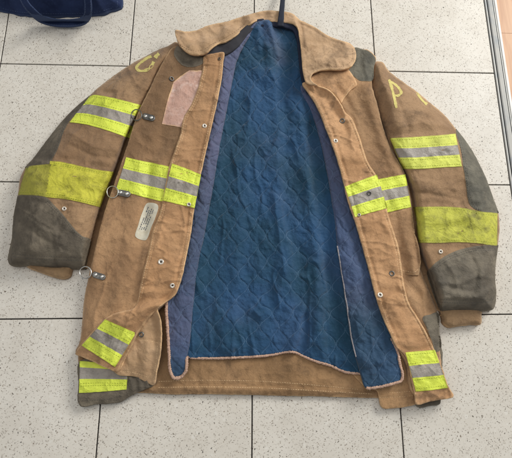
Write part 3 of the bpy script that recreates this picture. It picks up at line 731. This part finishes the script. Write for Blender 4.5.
# gray lower corner with its own band
GC = [(79,362),(88,358),(130,362),(156,378),(154.5,384.5),(146,389),(138,392.5),(127,398),(121,402),(108,404),(96,404.5),(81,406.5),(78,402),(78.5,385)]
def z_gc(P):
    return .0165+.0016*fbm(P, 12, 141, 3)+ridge(P, [(130,378),(134,394)], 3, .003)+ridge(P, [(138,376),(142,392)], 3, .0035)+ridge(P, [(146,378),(148,390)], 3, .003)-.004*sst(8, 0, dist(P, [(78,404),(121,402),(154,385)]))
bg = Bag(); stitches(bg, [(81,401),(108,399),(124,395.5)], z_gc, 1)
cor = sheet('hem_corner', GC, z_gc, [GREYL, THRG], J, th=.006, bag=bg)
bg = Bag(); zz = lambda P: z_gc(P)+.0013
for t_ in (.35, .55): stitches(bg, [(80,379+t_*13),(104,378.5+t_*12.5),(127,381+t_*8)], zz, 2)
strip('reflective_trim', [(79.7,361),(104,363),(128,367)], [(79,393),(104,391.5),(126.5,389.5)], z_gc, [LIME, SILV, THRL], [(.2,0),(.56,1),(1,0)], cor, bag=bg)
# front hem of the right side, under the coat front
FH = [(345,356),(380,350),(400,345),(424,360),(434,392),(417,404),(406,406.8),(392,408.5),(383,408.3),(380.5,405),(379,398),(376.5,391),(364,386)]
def z_fh(P): return .012+.0012*fbm(P, 10, 151, 3)-.0014*np.exp(-(dist(P, [(378,393),(395,392),(412,390)])/1.2)**2)-.0012*np.exp(-(dist(P, [(380,398),(395,397.5),(414,395.5)])/1.2)**2)
bg = Bag()
for dy in (0, 4.6): stitches(bg, [(379,393+dy),(395,392.5+dy),(413,391+dy)], z_fh)
hemr = sheet('front_hem', FH, z_fh, [HEM, THR], J, th=.005, bag=bg)
SG = [(424,345),(440,346),(442,372),(441,399),(440,404),(430,406),(419,407.5),(414,402),(418,380)]
sheet('side_hem', SG, lambda P: .0085+.001*fbm(P, 9, 161, 2), [GREYR], J, th=.006)

# ---- sleeves ----
def sleeve(outl, zf, mats, bag): return sheet('sleeve', outl, zf, mats, J, zbot=.0006, bag=bag, step=1.25, rolla=.001)
bg = Bag()
sl = sleeve(LS, z_ls, [TANS, THR], bg)
sl['label'] = "coat sleeve on the left of the photo, gray leather at elbow and cuff"
def hug(outl, edge):
    edge = np.asarray(edge); c = edge.mean(0); out = []
    for p in outl:
        p = np.array(p, float); d = np.sqrt(((edge-p)**2).sum(1)); k = d.argmin()
        if d[k] < 2.0: q = edge[k]; t = edge[(k+2) % len(edge)]-edge[k-2]; n = np.array([t[1], -t[0]])/np.linalg.norm(t); n = n if (q-c)@n > 0 else -n; p = q+n*.3
        if not out or np.linalg.norm(p-np.array(out[-1])) > 1.6: out.append(tuple(p))
    return out
def patch(name, outl, zf, mats, par, off=.0012, bag=None, jit=.2, smooth=True, th=.0025, step=1.25, ed=None, **k):
    if ed is not None: outl = hug(resample(outl, 3.0), ed); th = .006
    return sheet(name, outl, lambda P: zf(P)+off, mats, par, th=th, step=step, bag=bag, jit=jit, roll=1.0, rolla=.0005, smooth=smooth, crisp=True, **k)
def both(o, f=.0012): return lambda P: o(P)+f
# elbow patch left
bg = Bag(); st = [(88,104),(76,114),(67.5,124),(62.5,135),(58.5,147),(54.5,155),(49,162)]
for k in (1.2, 3.0): stitches(bg, [(x-k*.75, y-k*.6) for x, y in st], both(z_ls), 1)
patch('elbow_patch', [(90,96.5),(88,104),(76,114),(67.5,124),(62.5,135),(58.5,147),(54.5,155),(48.5,164),(38,166),(26.5,168.5),(33.5,159.5),(45.5,143.5),(60.5,124.5),(74.5,109.5),(88,97.6)], z_ls, [GREYL, THRG], sl, bag=bg, ed=LSr)
bg = Bag(); st = [(47,199),(53,205),(61,213),(69,223),(76.5,232),(84,237.5)]
for k in (1.2, 3.2): stitches(bg, [(x-k*.6, y+k*.75) for x, y in st], both(z_ls), 1)
stitches(bg, [(12,256.5),(30,258.5),(60,260),(85,260.5)], both(z_ls), 1); stitches(bg, [(12,253.5),(30,255.5),(60,257),(86,257.5)], both(z_ls), 1)
patch('cuff_patch', [(17.8,196.5),(32,195),(46,197),(53,204),(61,212),(69,222),(76.5,231),(83,236.5),(90,239),(90.5,246),(88,256),(85.5,266),(60,267),(28,265),(10.5,263),(12.8,238),(14.8,215)], z_ls, [GREYL, THRG], sl, bag=bg, ed=LSr)
# wristlet
WL = [(24,262),(50,266),(72,266),(71,272),(69.5,276.5),(63,279),(54,277.5),(45,274.5),(36,271),(28,268)]
sheet('wristlet', WL, lambda P: .010+.010*ell(dist(P, resample(WL), True), 9)+.001*fbm(P, 4, 171, 2, 90, 2), [KNIT0], sl, zbot=.0006)
def sewn(top, bot, zf, ts, m, bg):
    top = resample(top, 1, True, False); bot = resample(bot, 1, True, False)
    def at(L, m_):
        s = np.r_[0, np.cumsum(np.linalg.norm(np.diff(L, axis=0), axis=1))]; q = np.linspace(.8, s[-1]-.8, m_)
        return np.stack([np.interp(q, s, L[:,0]), np.interp(q, s, L[:,1])], 1)
    a = at(top, 12); b = at(bot, 12)
    for t_ in ts: stitches(bg, a+(b-a)*t_, both(zf, .0014), m, w=.24, lift=.0004)
def band(top, bot, zf, par, mats=None, tm=None, ts=(.07,.29,.71,.93), lab=None, ends=True):
    bg = Bag(); sewn(top, bot, zf, ts, 2, bg)
    o = strip('reflective_trim', top, bot, zf, mats or [LIME, SILV, THRL], tm or [(.345,0),(.655,1),(1,0)], par, bag=bg)
    if lab: o['label'] = lab
    return o
band([(89.5,96.5),(93,95),(105,96.3),(122,100),(141,105)], [(69.5,122),(84,124),(100,128),(115,133),(129.5,138)], z_ls, sl)
FT = [FADL, FADD, THRL]
bg = Bag(); 
band([(50,161),(62,162),(80,166),(97,169.5),(114,172)], [(45,197),(58,198.3),(70,200),(86,203.5),(100,207)], z_ls, sl, [FADL, FADL, THRL], [(1,0)], (.06,.10,.9,.95), 'faded grimy lime band above the cuff')
band([(26,167),(33,165.5),(42,164.5),(51,164)], [(18,195),(26,195),(36,195.5),(46,197)], z_ls, sl, [FADD, FADD, THRL], [(1,0)], (.08,.92))
# right sleeve
bg = Bag()
sr = sleeve(RSl, z_rs, [TANS, THR], bg)
sr['label'] = "coat sleeve on the right of the photo with slate elbow patch"
bg = Bag(); st = [(457,137),(463,164),(466,184),(468,199),(472,207),(480,211)]
for k in (1.4, 3.2): stitches(bg, [(x+k, y) for x, y in st], both(z_rs), 1)
patch('elbow_patch', [(455.5,129.5),(457.5,138),(461,150),(463,164),(465,176),(466.5,186),(468,199),(471.5,206.5),(480,211),(490,212.5),(498.2,213),(493,200),(484,176),(469,148),(456.5,131)], z_rs, [GREYS, THRG], sr, bag=bg, ed=RSr)
bg = Bag(); st = [(430,270),(439,262),(448,256),(458,252),(470,248),(480,247),(495,247)]
for k in (1.4, 3.4): stitches(bg, [(x+k*.3, y+k) for x, y in st], both(z_rs), 1)
for k in (0, 3): stitches(bg, [(436,299+k),(460,300+k),(494,299+k)], both(z_rs), 1)
patch('cuff_patch', [(427.5,273),(432,266.5),(438,261),(447,255),(457,250.5),(468,247.5),(480,245.7),(498,246.0),(495,266),(494.5,280),(495.3,296),(492.5,308),(484,310),(462,310),(440,310),(437,304),(431,287)], z_rs, [GREYR, THRG], sr, bag=bg, ed=RSr)
WR = [(440,306),(482,306),(481.5,315),(481,324),(470,325),(458,326.5),(449,327.5),(444,324),(442,317)]
sheet('wristlet', WR, lambda P: .010+.012*ell(dist(P, resample(WR), True), 9)+.0009*fbm(P, 4, 181, 2, 90, 2), [KNIT0], sr, zbot=.0006)
band([(390,138),(412,137),(435,135.5),(455.5,133.7)], [(403,168.5),(420,168.8),(440,167.5),(462,166.3)], z_rs, sr, [FADY, SILV, THRL], [(.345,0),(.64,1),(1,0)])
band([(413.5,207),(440,206.5),(455,207),(467,208.5)], [(419,242.5),(438,243),(455,242.2),(476,243)], z_rs, sr, [FADR, FADR, THRL], [(1,0)], (.06,.94))
band([(467,208.5),(480,211.3),(497.5,213)], [(476,243),(485,244.3),(497.3,246)], z_rs, sr, [FADR, FADR, THRL], [(1,0)], (.08,.92))

# shoulder lettering
bgl = Bag()
def stroke(name, line, zf, par, r=.9):
    L = resample(line, .8, True, False); t = np.gradient(L, axis=0); t /= np.linalg.norm(t, axis=1)[:,None]; nn = np.stack([-t[:,1], t[:,0]], 1)*r
    return [tuple(p) for p in np.vstack([L+nn, (L-nn)[::-1]])]
def letters(name, lines, zf, par, r):
    V = []; Fc = []
    for ln in lines:
        L = resample(ln, .7, True, False); t = np.gradient(L, axis=0); t /= np.linalg.norm(t, axis=1)[:,None]
        nn = np.stack([-t[:,1], t[:,0]], 1)*(r*(1+.45*fbm(L, 2.2, 7, 2)))[:,None]; m = len(L); b = len(V)
        for k, zo in ((-1.0, .0002), (-.93, .0007), (.93, .0007), (1.0, .0002)):
            Q = L+nn*k; V += list(W(Q, zf(Q)+zo))
        for q in range(3):
            for i in range(m-1): Fc.append((b+q*m+i, b+q*m+i+1, b+(q+1)*m+i+1, b+(q+1)*m+i))
    return make_obj(name, V, Fc, [YEL], None, None, par, smooth=False)
letters('letter', [[(151.5,56.3),(148,57.5),(142.5,61.3),(138,65),(136.3,68.2),(138.5,70.3),(143.5,70.8),(148,69.3),(151.5,66),(153.6,61.5)]], z_ls, sl, 1.5)
letters('letter', [[(155,57.8),(156.6,55.6),(159,53.6)]], z_ls, sl, 1.7)
letters('letter', [[(389,79.5),(391.5,87),(393.6,95),(395.2,102),(396.5,108)], [(389.5,81),(394.5,84),(399.5,89),(401,93),(398,95.6),(393.8,95.2)]], z_rs, sr, 1.35)
letters('letter', [[(416.8,92.6),(419.4,96.6),(422.8,100.8),(427,104.4)]], z_rs, sr, 1.25)

# ---- lining ----
def fadeattr(o, fn):
    me = o.data; n = len(me.vertices)
    return me
def lsheet(name, outl, zf, fade, par, mats, bag=None, **k):
    o = sheet(name, outl, zf, mats, par, bag=bag, **k)
    me = o.data; n = len(me.vertices); c = np.empty(n*3, dtype=np.float32); me.vertices.foreach_get('co', c); c = c.reshape(-1,3)
    d = c-CP; q = d @ RM; P = np.stack([256+F*q[:,0]/-q[:,2], 229-F*q[:,1]/-q[:,2]], 1)
    a = me.attributes.new('fade', 'FLOAT', 'POINT'); a.data.foreach_set('value', fade(P).astype(np.float32))
    return o
ln = lsheet('lining', LN, z_ln, lambda P: .30*ridge(P, [(262,22),(272,34),(282,60)], 7, 1)+.12*fbm(P, 40, 9, 2), J, [QB], th=.006, step=1.3)
V1, F1 = tube([(184,357.3),(205,358.3),(240,357.4),(270,355.2),(291,351.8),(297,353),(303,356),(315,361),(330,365.4),(345,371.8),(366,374)], lambda P: np.maximum(z_ln(P)-.002, .008), .0027, nz=.34, step=.55, flat=.7)
make_obj('piping', V1, F1, [TERRY], None, None, ln)
fl = lsheet('lining_facing', LI, z_li, lambda P: np.clip(.85-.35*sst(150,230,P[:,1])+.15*sst(270,330,P[:,1])-.45*sst(335,372,P[:,1]), 0, 1), J, [QB], th=.005, step=1.2)
V1, F1 = tube([(166.3,301),(166.6,315),(168,335),(169,352),(171,373),(174,378),(181,376.8),(185.5,371.5),(187,357)], lambda P: z_li(P)+.0002, .0032, nz=.34, step=.55, flat=.7)
make_obj('piping', V1, F1, [TERRY], None, None, fl)
fr = lsheet('lining_facing', LR, z_lr, lambda P: np.clip(.72-.3*sst(150,250,P[:,1])-.3*sst(290,330,P[:,1]), 0, 1), J, [QB], th=.006, step=1.2)
V1, F1 = tube([(337.3,246),(338.8,255),(340.3,264),(341.4,272),(342.9,280),(344.4,289),(345.4,297),(347.2,306),(347.9,314),(349.7,325),(350.8,334),(353,345),(356,357)], lambda P: z_lr(P)+.0004, .0013, nz=.3)
make_obj('piping', V1, F1, [PIPEL], None, None, fr)
V1, F1 = tube([(366.3,387.6),(367.5,388.2),(374,387.8),(385,385.8),(396,382.8),(401,380.8),(402.7,376),(400.5,366),(397,350),(391,338)], lambda P: z_lr(P)+.0002, .0027, nz=.34, step=.55, flat=.7)
make_obj('piping', V1, F1, [TERRY], None, None, fr)
sheet('neck_binding', NB, z_nb, [NAVY], J, th=.005, step=1.0)

# ---- left front ----
lp = sheet('front_panel', LP, z_lp, [TAN, THR], J, zbot=.005, step=1.25, soil_shade=lambda P: .62*sst(215,120,P[:,1])+.25*ridge(P, [(96,360),(125,330),(150,314)], 16, 1)-.25*sst(220,260,P[:,1])*sst(320,300,P[:,1]))  # paints shade, with some soil, into the upper chest and the turned-down lower fold
# turned-back facing at the lower corner
FC = [(176,293),(168,299),(160,305),(152,312),(142,323),(135,335),(129,349),(121,362),(114,371),(118,375),(126,376),(134,376.5),(144,381),(154,385),(157,372),(160.5,355),(162,335),(161,320),(158,308),(164,302)]
def z_fc(P):
    z = ctl(P, [(170,297,.028),(150,318,.028),(135,345,.026),(118,372,.024),(140,360,.026),(158,315,.036),(161,345,.034),(158,370,.026),(154,384,.018),(140,378,.020),(150,335,.026)], 6)
    z += ridge(P, [(158,309),(162,334),(160.5,355),(155,382)], 2.4, .003)+ridge(P, [(128,358),(134,372)], 4, .002)
    z += ridge(P, [(144,330),(148,350),(142,372)], 4, .0035)+ridge(P, [(136,342),(138,360)], 3, -.003)+ridge(P, [(153,318),(155,345),(151,372)], 3, -.003)
    z -= .001*np.exp(-(dist(P, [(140,339),(150,340),(161,343)])/1)**2)
    return z+.0012*fbm(P, 8, 191, 3)+.0008*fbm(P, 4, 192, 2)
bg = Bag()
stitches(bg, [(139,340.5),(150,341),(160,343.5)], z_fc, 1); stitches(bg, [(120,371.5),(132,372.5),(146,376.5),(155,379)], z_fc, 1); stitches(bg, [(157.5,345),(156,362),(152.5,378)], z_fc, 1)
fc = sheet('turned_corner', FC, z_fc, [COLL, THR], J, th=.004, step=1.1, bag=bg)
bg = Bag()
stitches(bg, [(221.5,56),(219.5,75),(215.5,98),(210.5,120),(205.5,142),(201.5,160),(198,176)], z_lf); 
stitches(bg, [(191.5,208),(187.8,235),(183.8,256),(179.8,275),(175,290)], z_lf)
for k in (1.6, 3.6): stitches(bg, [(x+k, y) for x, y in [(203,66),(201,76),(197,91),(190,107),(184,117),(180,135),(174,152),(169.5,166)]], z_lf)
for k in (1.6, 3.6): stitches(bg, [(x+k, y) for x, y in [(161.5,204),(160,212),(153,230),(148,253),(143.5,270),(140,287),(136,303)]], z_lf)
lf = sheet('storm_flap', LF, z_lf, [FLAP, THR], lp, th=.006, step=1.1, bag=bg, soil_shade=lambda P: .16*sst(230,200,P[:,1])+.30*sst(305,325,P[:,1]))  # lower end painted darker where the flap twists away from the light
# pink worn patch
PK = [(173.5,82),(180,76.5),(189,70.5),(204,70.5),(201,84),(195,99),(189,113),(182,127.5),(171,125.5),(162,124),(165.5,108),(169,95)]
sheet('hook_fastener_patch', PK, lambda P: z_lp(P)+.0012, [PINK, THR], lp, th=.002, step=1.0, smooth=False, roll=.8, rolla=.0003, crisp=True)
tr = band([(126.3,157),(138,160),(153,163),(171,167)], [(116,189.5),(128,192.5),(141,196.3),(165,202)], z_lp, lp)
zt = z_lf
band([(172,163.6),(185,168),(201,174.6)], [(162.5,200.3),(176,203.6),(194.5,208)], z_lf, lf)
band([(105,319.5),(120,326),(136.0,333.0)], [(81.5,345.5),(98,356),(115,367)], z_lf, lf, ts=(.07,.27,.73,.93))
# care label
LB = [(147,203.3),(150,202.6),(157,204.2),(158.2,206),(155.5,217),(151,228),(147.5,238),(146,240),(137,238),(135.3,236),(138,226),(142.5,212)]
bg = Bag()
def z_lb(P): return z_lp(P)+.0007
for r_ in range(4):
    x0, y0 = 149.5+r_*1.7-1.2, 207+r_*.9; x1, y1 = 140.5+r_*1.7-1.2, 230+r_*.9
    s = 0
    while s < .92:
        l_ = random.uniform(.04,.11)
        if random.random() < .85:
            a = np.array([x0+(x1-x0)*s, y0+(y1-y0)*s]); b = np.array([x0+(x1-x0)*(s+l_*.7), y0+(y1-y0)*(s+l_*.7)])
            n_ = np.array([.45,.16])*random.uniform(.6,1.1); Q = np.array([a-n_, a+n_, b+n_, b-n_]); bag_z = z_lb(Q)+.0005
            bg.add(W(Q, bag_z), [(0,1,2,3)], 1)
        s += l_
sheet('care_label', LB, z_lb, [LABEL, INK], lp, th=.0012, step=1.2, bag=bg, jit=.1, roll=.5, rolla=.0001, crisp=True)

# ---- right front ----
rp = sheet('front_panel', RP, z_rp0, [TAN, THR], J, zbot=.005, step=1.25, soil_shade=lambda P: .34*sst(70,110,P[:,1])-.2*sst(230,280,P[:,1]))  # darker from the shoulder to the pocket, less below
patch('shoulder_patch', [(355,47.5),(362,49),(369,51.2),(375.5,58.5),(374,67),(372.3,80.5),(366,81),(360,80.5),(354,76.5),(348,71),(352.5,66)], z_rp0, [GREYS], rp)
patch('side_patch', [(423,317),(430,314.5),(437.5,312.5),(439.3,330),(440.3,350),(436,352),(432,341),(427,329)], z_rp0, [GREYR], rp)
patch('shoulder_patch', [(177,46),(183,50),(190,54),(203,57.5),(203,63),(197,66),(190,67),(184,66),(178,61),(174,54)], z_lp, [GREYL], lp)  # darkened leather, carrying some of the shade under the collar wing
bg = Bag()
for k in (1.5, 3.4): stitches(bg, [(x-k, y+k*.25) for x, y in [(345,115),(351,118.5),(358.5,134),(368,162),(376.5,176)]], z_rf)
for k in (1.5, 3.4): stitches(bg, [(x-k, y+k*.25) for x, y in [(388,214),(394,232),(399,249),(404,283),(409,303),(417,316),(427,334),(434,349)]], z_rf)
stitches(bg, [(306,86.5),(316,100),(323,114),(334,141),(345,176)], z_rf); stitches(bg, [(358,217),(366,248),(373,273),(379,295),(386,317),(394,335),(399,345)], z_rf)
rf = sheet('storm_flap', RF, z_rf, [FLAP, THR], rp, th=.006, step=1.1, bag=bg)
band([(344.8,186.5),(360,180.5),(377,174.6)], [(355,217),(371,212.5),(387.5,208)], z_rf, rf)
band([(375.5,179.8),(391,176.7),(405.5,174.3)], [(386,212.8),(400,209.5),(411.3,207)], z_rp0, rp)
band([(405.5,352.5),(420,351),(435,349.8)], [(416,391.5),(432,390),(448,388)], z_rf, rf)
TT = [(309,80),(313,75),(321,72),(335,70),(348,69.5),(353,76),(357,85),(351,90),(345,97),(341,103),(336,96),(330,91),(322,88),(314,85)]
bg = Bag(); stitches(bg, [(354.5,83),(349,88.5),(343,95)], lambda P: z_rp0(P)+.0045)
sheet('throat_tab', TT, lambda P: z_rp0(P)+.0045, [FLAP, THR], rp, th=.004, step=1.2, bag=bg)
PF = [(386,214),(400,210),(412,206),(413.5,220),(415,234),(419.6,248),(421,262),(418.8,275.2),(408,274.6),(398,272),(388,268)]
bg = Bag(); zpf = lambda P: z_rp0(P)+.0003+.0056*sst(207,240,P[:,1])*sst(1,11,dist(P, RFx))
stitches(bg, [(402,270),(408,271.5),(415,272),(418,269)], zpf)
sheet('pocket_flap', PF, zpf, [TAN, THR], rp, th=.005, step=1.2, bag=bg, smooth=False, soil_shade=lambda P: .2+0*P[:,0])
# ---- collar ----
sheet('collar_stand', CS, z_cs, [STAND], J, th=.006, step=1.0)
bg = Bag()
stitches(bg, [(179,44),(184,47.5),(191,50.5),(198,51),(204,49.5),(212,44),(224,38.5),(236,31),(246,23)], z_co, 1)
stitches(bg, [(352,47.5),(352.5,57),(350,62.5),(344,66),(334,66.5),(322,67.5)], z_co, 1); pass
sheet('collar', CO, z_co, [COLL, THRD], J, th=.005, step=1.0, bag=bg)

# hanging strap: flat webbing running up from the neck
HS = [(277,25.5),(283.5,26.5),(284.2,12),(285,0),(287,-30),(290,-60),(284,-60),(281,-30),(280.3,0),(279,12)]
sheet('hanging_strap', HS, lambda P: .010+.0275*sst(-22,14,P[:,1])-.004*sst(18,26,P[:,1]), [WEBB], J, th=.0022, step=1.0, smooth=False)

# ---- snaps and hooks ----
def lathe_at(P0, zf, prof, seg=20, mids=None):
    c = W([P0], zf(np.array([P0])))[0]
    e = 1.5; hx = zf(np.array([[P0[0]+e,P0[1]],[P0[0]-e,P0[1]],[P0[0],P0[1]+e],[P0[0],P0[1]-e]]))
    wx = W([(P0[0]+e,P0[1]),(P0[0]-e,P0[1]),(P0[0],P0[1]+e),(P0[0],P0[1]-e)], hx)
    n = np.cross(wx[0]-wx[1], wx[2]-wx[3]); n = n/np.linalg.norm(n); n = n if n[2] > 0 else -n
    s = np.cross(n, [0,1,0]); s /= np.linalg.norm(s); u = np.cross(n, s)
    V = []; Fc = []; M = []
    for r, h in prof:
        for k in range(seg): a = 2*math.pi*k/seg; V.append(c+s*math.cos(a)*r+u*math.sin(a)*r+n*h)
    for i in range(len(prof)-1):
        for k in range(seg): Fc.append((i*seg+k, i*seg+(k+1) % seg, (i+1)*seg+(k+1) % seg, (i+1)*seg+k)); M.append(mids[i] if mids else 0)
    Fc.append(tuple((len(prof)-1)*seg+k for k in range(seg))); M.append(mids[-1] if mids else 0)
    return V, Fc, M, (c, s, u, n)
def snap(P0, zf, par, kind='pale', r=.0052):
    prof = [(r,-.001),(r,.0012),(r*.86,.0024),(r*.66,.0024),(r*.5,.0014),(r*.36,.0012),(r*.30,.0004),(r*.05,.0003)]
    ms = [ENAM, DARKM] if kind == 'pale' else [STEELD, DARKM]
    mids = [0,0,0,0,0,1,1,1]
    if kind == 'socket': prof = [(r,-.001),(r,.0014),(r*.8,.0026),(r*.6,.0022),(r*.5,-.0002),(r*.05,-.0004)]; mids = [0,0,0,1,1,1]
    V, Fc, M, _ = lathe_at(P0, zf, prof, 22, mids)
    V = np.array(V); return make_obj('snap', V, Fc, ms, M, None, par)
for p in [(204.5,126)]: snap(p, z_lf, lf)
snap((189,204.5), both(z_lf,.0014), lf, r=.0046)
snap((161,262), z_lf, lf, r=.0062); snap((172.3,285.5), z_lf, lf, r=.0052)
snap((180,181.7), both(z_lf,.0014), lf, r=.0026)
snap((219.5,59), z_lf, lf, 'socket', .0036)
snap((141.5,334.5), z_fc, fc, 'socket', .0058)
snap((171.5,79), z_lp, lp, 'socket', .006)
snap((342.3,121), z_rf, rf, 'socket', .0062); snap((335.5,141), z_rf, rf, r=.0055)
snap((369,193.3), both(z_rf,.0014), rf, 'socket', .0050); snap((359.3,215), both(z_rf,.0014), rf, r=.0038)
snap((380,295), z_rf, rf, r=.0058); snap((391.7,273.6), z_rf, rf, 'socket', .006)
snap((64.3,208.8), z_ls, sl, r=.0048); snap((440.5,251.8), z_rs, sr, r=.0048)

def hook(P0, P1, zf, ring_c, ring_r, lab=None, dark=False):
    """stadium steel plate with two rivets, and the wire ring at its end"""
    P0 = np.array(P0, float); P1 = np.array(P1, float)
    t = (P1-P0)/np.linalg.norm(P1-P0); n = np.array([-t[1], t[0]]); h = 3.1
    V = []; Fc = []; M = []
    out = []
    for k in range(13): a = math.pi/2+math.pi*k/12; out.append(P0+(t*math.cos(a)+n*math.sin(a))*h)
    for k in range(13): a = -math.pi/2+math.pi*k/12; out.append(P1+(t*math.cos(a)+n*math.sin(a))*h)
    out = np.array(out); cen = (P0+P1)/2; zc = zf(np.array([P0, P1]))
    def zpl(Q): s = ((Q-P0)@t)/np.linalg.norm(P1-P0); return zc[0]+(zc[1]-zc[0])*s+.001
    rings = [(1.0,-.003),(1.0,.0010),(.86,.0018),(.78,.0012)]; m = len(out)
    for sc, dz in rings:
        Q = cen+(out-cen)*sc; V += list(W(Q, zpl(Q)+dz))
    for i in range(3):
        for k in range(m): Fc.append((i*m+k, i*m+(k+1) % m, (i+1)*m+(k+1) % m, (i+1)*m+k)); M.append(0)
    Fc.append(tuple(3*m+k for k in range(m))); M.append(0)
    for C in (P0+t*.6, P1-t*.6):
        v, f, mm, _ = lathe_at(tuple(C), lambda Q: zpl(Q)+.0010, [(.0044,0),(.0042,.0014),(.0032,.0028),(.0018,.0035),(.0002,.0037)], 16)
        b = len(V); V += list(v); Fc += [tuple(i+b for i in q) for q in f]; M += [1]*len(f)
    o = make_obj('hook_plate', V, Fc, [STEELD, STEEL], M, None, J)
    rc = [(ring_c[0]+ring_r*math.cos(a), ring_c[1]+ring_r*1.05*math.sin(a)) for a in np.linspace(0, 2*math.pi, 17)[:-1]]
    zr = .003+max(float(zf(np.array([P0]))[0]), float(z_ls(np.array([[ring_c[0], ring_c[1]]]))[0]) if ring_c[1] < 200 else 0, float(z_ls(np.array([[ring_c[0]-ring_r, ring_c[1]]]))[0]) if ring_c[1] < 200 else 0, float(z_ls(np.array([[ring_c[0], ring_c[1]-ring_r]]))[0]) if ring_c[1] < 200 else 0)+(.009 if ring_c[1] < 150 else .003)
    rv, rf_ = tube(rc, lambda Q: zr-.001-.0012*(P0[0]-Q[:,0])*.6, .0012, 8, True, .9, 0, 1, True)
    make_obj('ring', rv, rf_, [STEELD if dark else STEEL], None, None, o)
hook((145,116.3), (152,118), z_lp, (136.5,115), 5.2, dark=True)
hook((120,192.5), (127.5,194), both(z_lp,.001), (112.5,192), 5.6)
hook((95,274.7), (102.5,277), z_lp, (85.5,272.5), 5.8)

# ------------------------------------------------------------------ DENIM BAG
BGm = empty('duffel_bag', (-.42,.22,0), 'navy denim bag with a looped handle at the top left corner of the floor', 'bag')
def denim():
    t = NT('navy_denim'); n1 = t.noise(22, 5, .65); n2 = t.noise(220, 3, .6)
    c = t.mix(t.ramp(n1, .35, .7), srgb(42,54,86), srgb(32,42,70)); c = t.mix(t.math('MULTIPLY', t.ramp(n2, .5, .8), .4), c, srgb(62,76,108))
    w = weave(t, 1400, rot=.78); b = t.bump(w, .0004, .7); b = t.bump(n1, .004, .5, b)
    e = edgeattr(t); c = t.mix(t.math('MULTIPLY', t.math('SUBTRACT', 1, t.ramp(e, 0, 1.4), clamp=True), .4), c, srgb(84,98,128))
    return t.P(color=c, rough=.9, spec=.15, normal=b)
DEN = denim()
BO = [(-30,8),(-12,9),(0,11),(12,14),(37,16.3),(62,16.6),(87,16),(100,14.5),(111,11),(118,9.3),(121.5,7.5),(123,3),(122.5,-4),(126,-30),(124,-70),(110,-96),(60,-104),(0,-100),(-40,-92),(-52,-50),(-44,-10)]
BOr = resample(BO)
def z_bag(P):
    d = dist(P, BOr, True); z = .006+.085*np.sin(np.clip(d/62,0,1)*math.pi/2)
    z += ridge(P, [(6,-2),(8,8),(12,14)], 3, -.004)+ridge(P, [(90,-10),(98,4),(104,12)], 4, .004)
    return z+.003*fbm(P, 18, 201, 3, 20, 1.5)+.0012*fbm(P, 6, 203, 2)
bg = Bag(); stitches(bg, [(2,8.5),(20,12),(40,13.4),(62,13.8),(86,13),(100,11.4),(112,8)], z_bag, 1, lift=.0005)
stitches(bg, [(117,8),(117.5,2),(117,-6)], z_bag, 1, lift=.0005)
bo = sheet('body', BO, z_bag, [DEN, THRB], None, zbot=.0005, step=1.8, bag=bg); rebase(bo, BGm)
HC = np.array([(16,-18),(21,-6),(26,4),(33,12),(40,17.8),(50,21.2),(62,22.6),(74,22.3),(82,20.6),(86.5,16.5),(88,8),(87,-4),(85,-18)])
Lc = resample(HC, 1, True, False); tt = np.gradient(Lc, axis=0); tt /= np.linalg.norm(tt, axis=1)[:,None]; nn = np.stack([-tt[:,1], tt[:,0]], 1)*3.6
HO = np.vstack([Lc+nn, (Lc-nn)[::-1]])
def z_h(P): 
    zb = z_bag(P)*inside(P, BOr); d = dist(P, BOr, True)*(~inside(P, BOr))
    return np.maximum(np.where(inside(P, BOr), zb+.005, 0), .020*np.exp(-d/14)+.010)+.0012*fbm(P, 8, 211, 2)
def z_hs(P): return .014+.001*fbm(P, 8, 211, 2)+.10*ell(np.maximum(0, 20-P[:,1]), 60)
bg = Bag()
for k in (-.74, .74): stitches(bg, (Lc+nn*k)[::6], lambda P: z_hs(P), 1, lift=.0004)
hd = sheet('handle', HO, z_hs, [DEN, THRB], None, th=.005, step=1.0, smooth=False, bag=bg, jit=.15); rebase(hd, BGm)

# ------------------------------------------------------------------ light
w = bpy.data.worlds.new('World'); S.world = w; w.use_nodes = True
w.node_tree.nodes['Background'].inputs[0].default_value = (.93,.96,1,1); w.node_tree.nodes['Background'].inputs[1].default_value = .37
def area(name, loc, tgt, sx, sy, e, col):
    l = bpy.data.lights.new(name, 'AREA'); l.shape = 'RECTANGLE'; l.size = sx; l.size_y = sy; l.energy = e; l.color = col
    o = bpy.data.objects.new(name, l); COL.objects.link(o); o.location = loc
    o.rotation_euler = (Vector(tgt)-Vector(loc)).to_track_quat('-Z', 'Y').to_euler(); return o
area('window_light', (2.7, 1.7, 1.95), (0,-.45,0), 1.8, 1.4, 128, (1,.985,.95))
area('overhead_fill', (-.5, -.1, 2.6), (-.15,-.6,0), 1.8, 1.2, 15, (1,.965,.92))  # unseen overhead fill, placed to brighten and even out the floor
S.view_settings.view_transform = 'Standard'; S.view_settings.look = 'None'; S.view_settings.exposure = 0; S.view_settings.gamma = 1
S.render.engine = 'CYCLES'
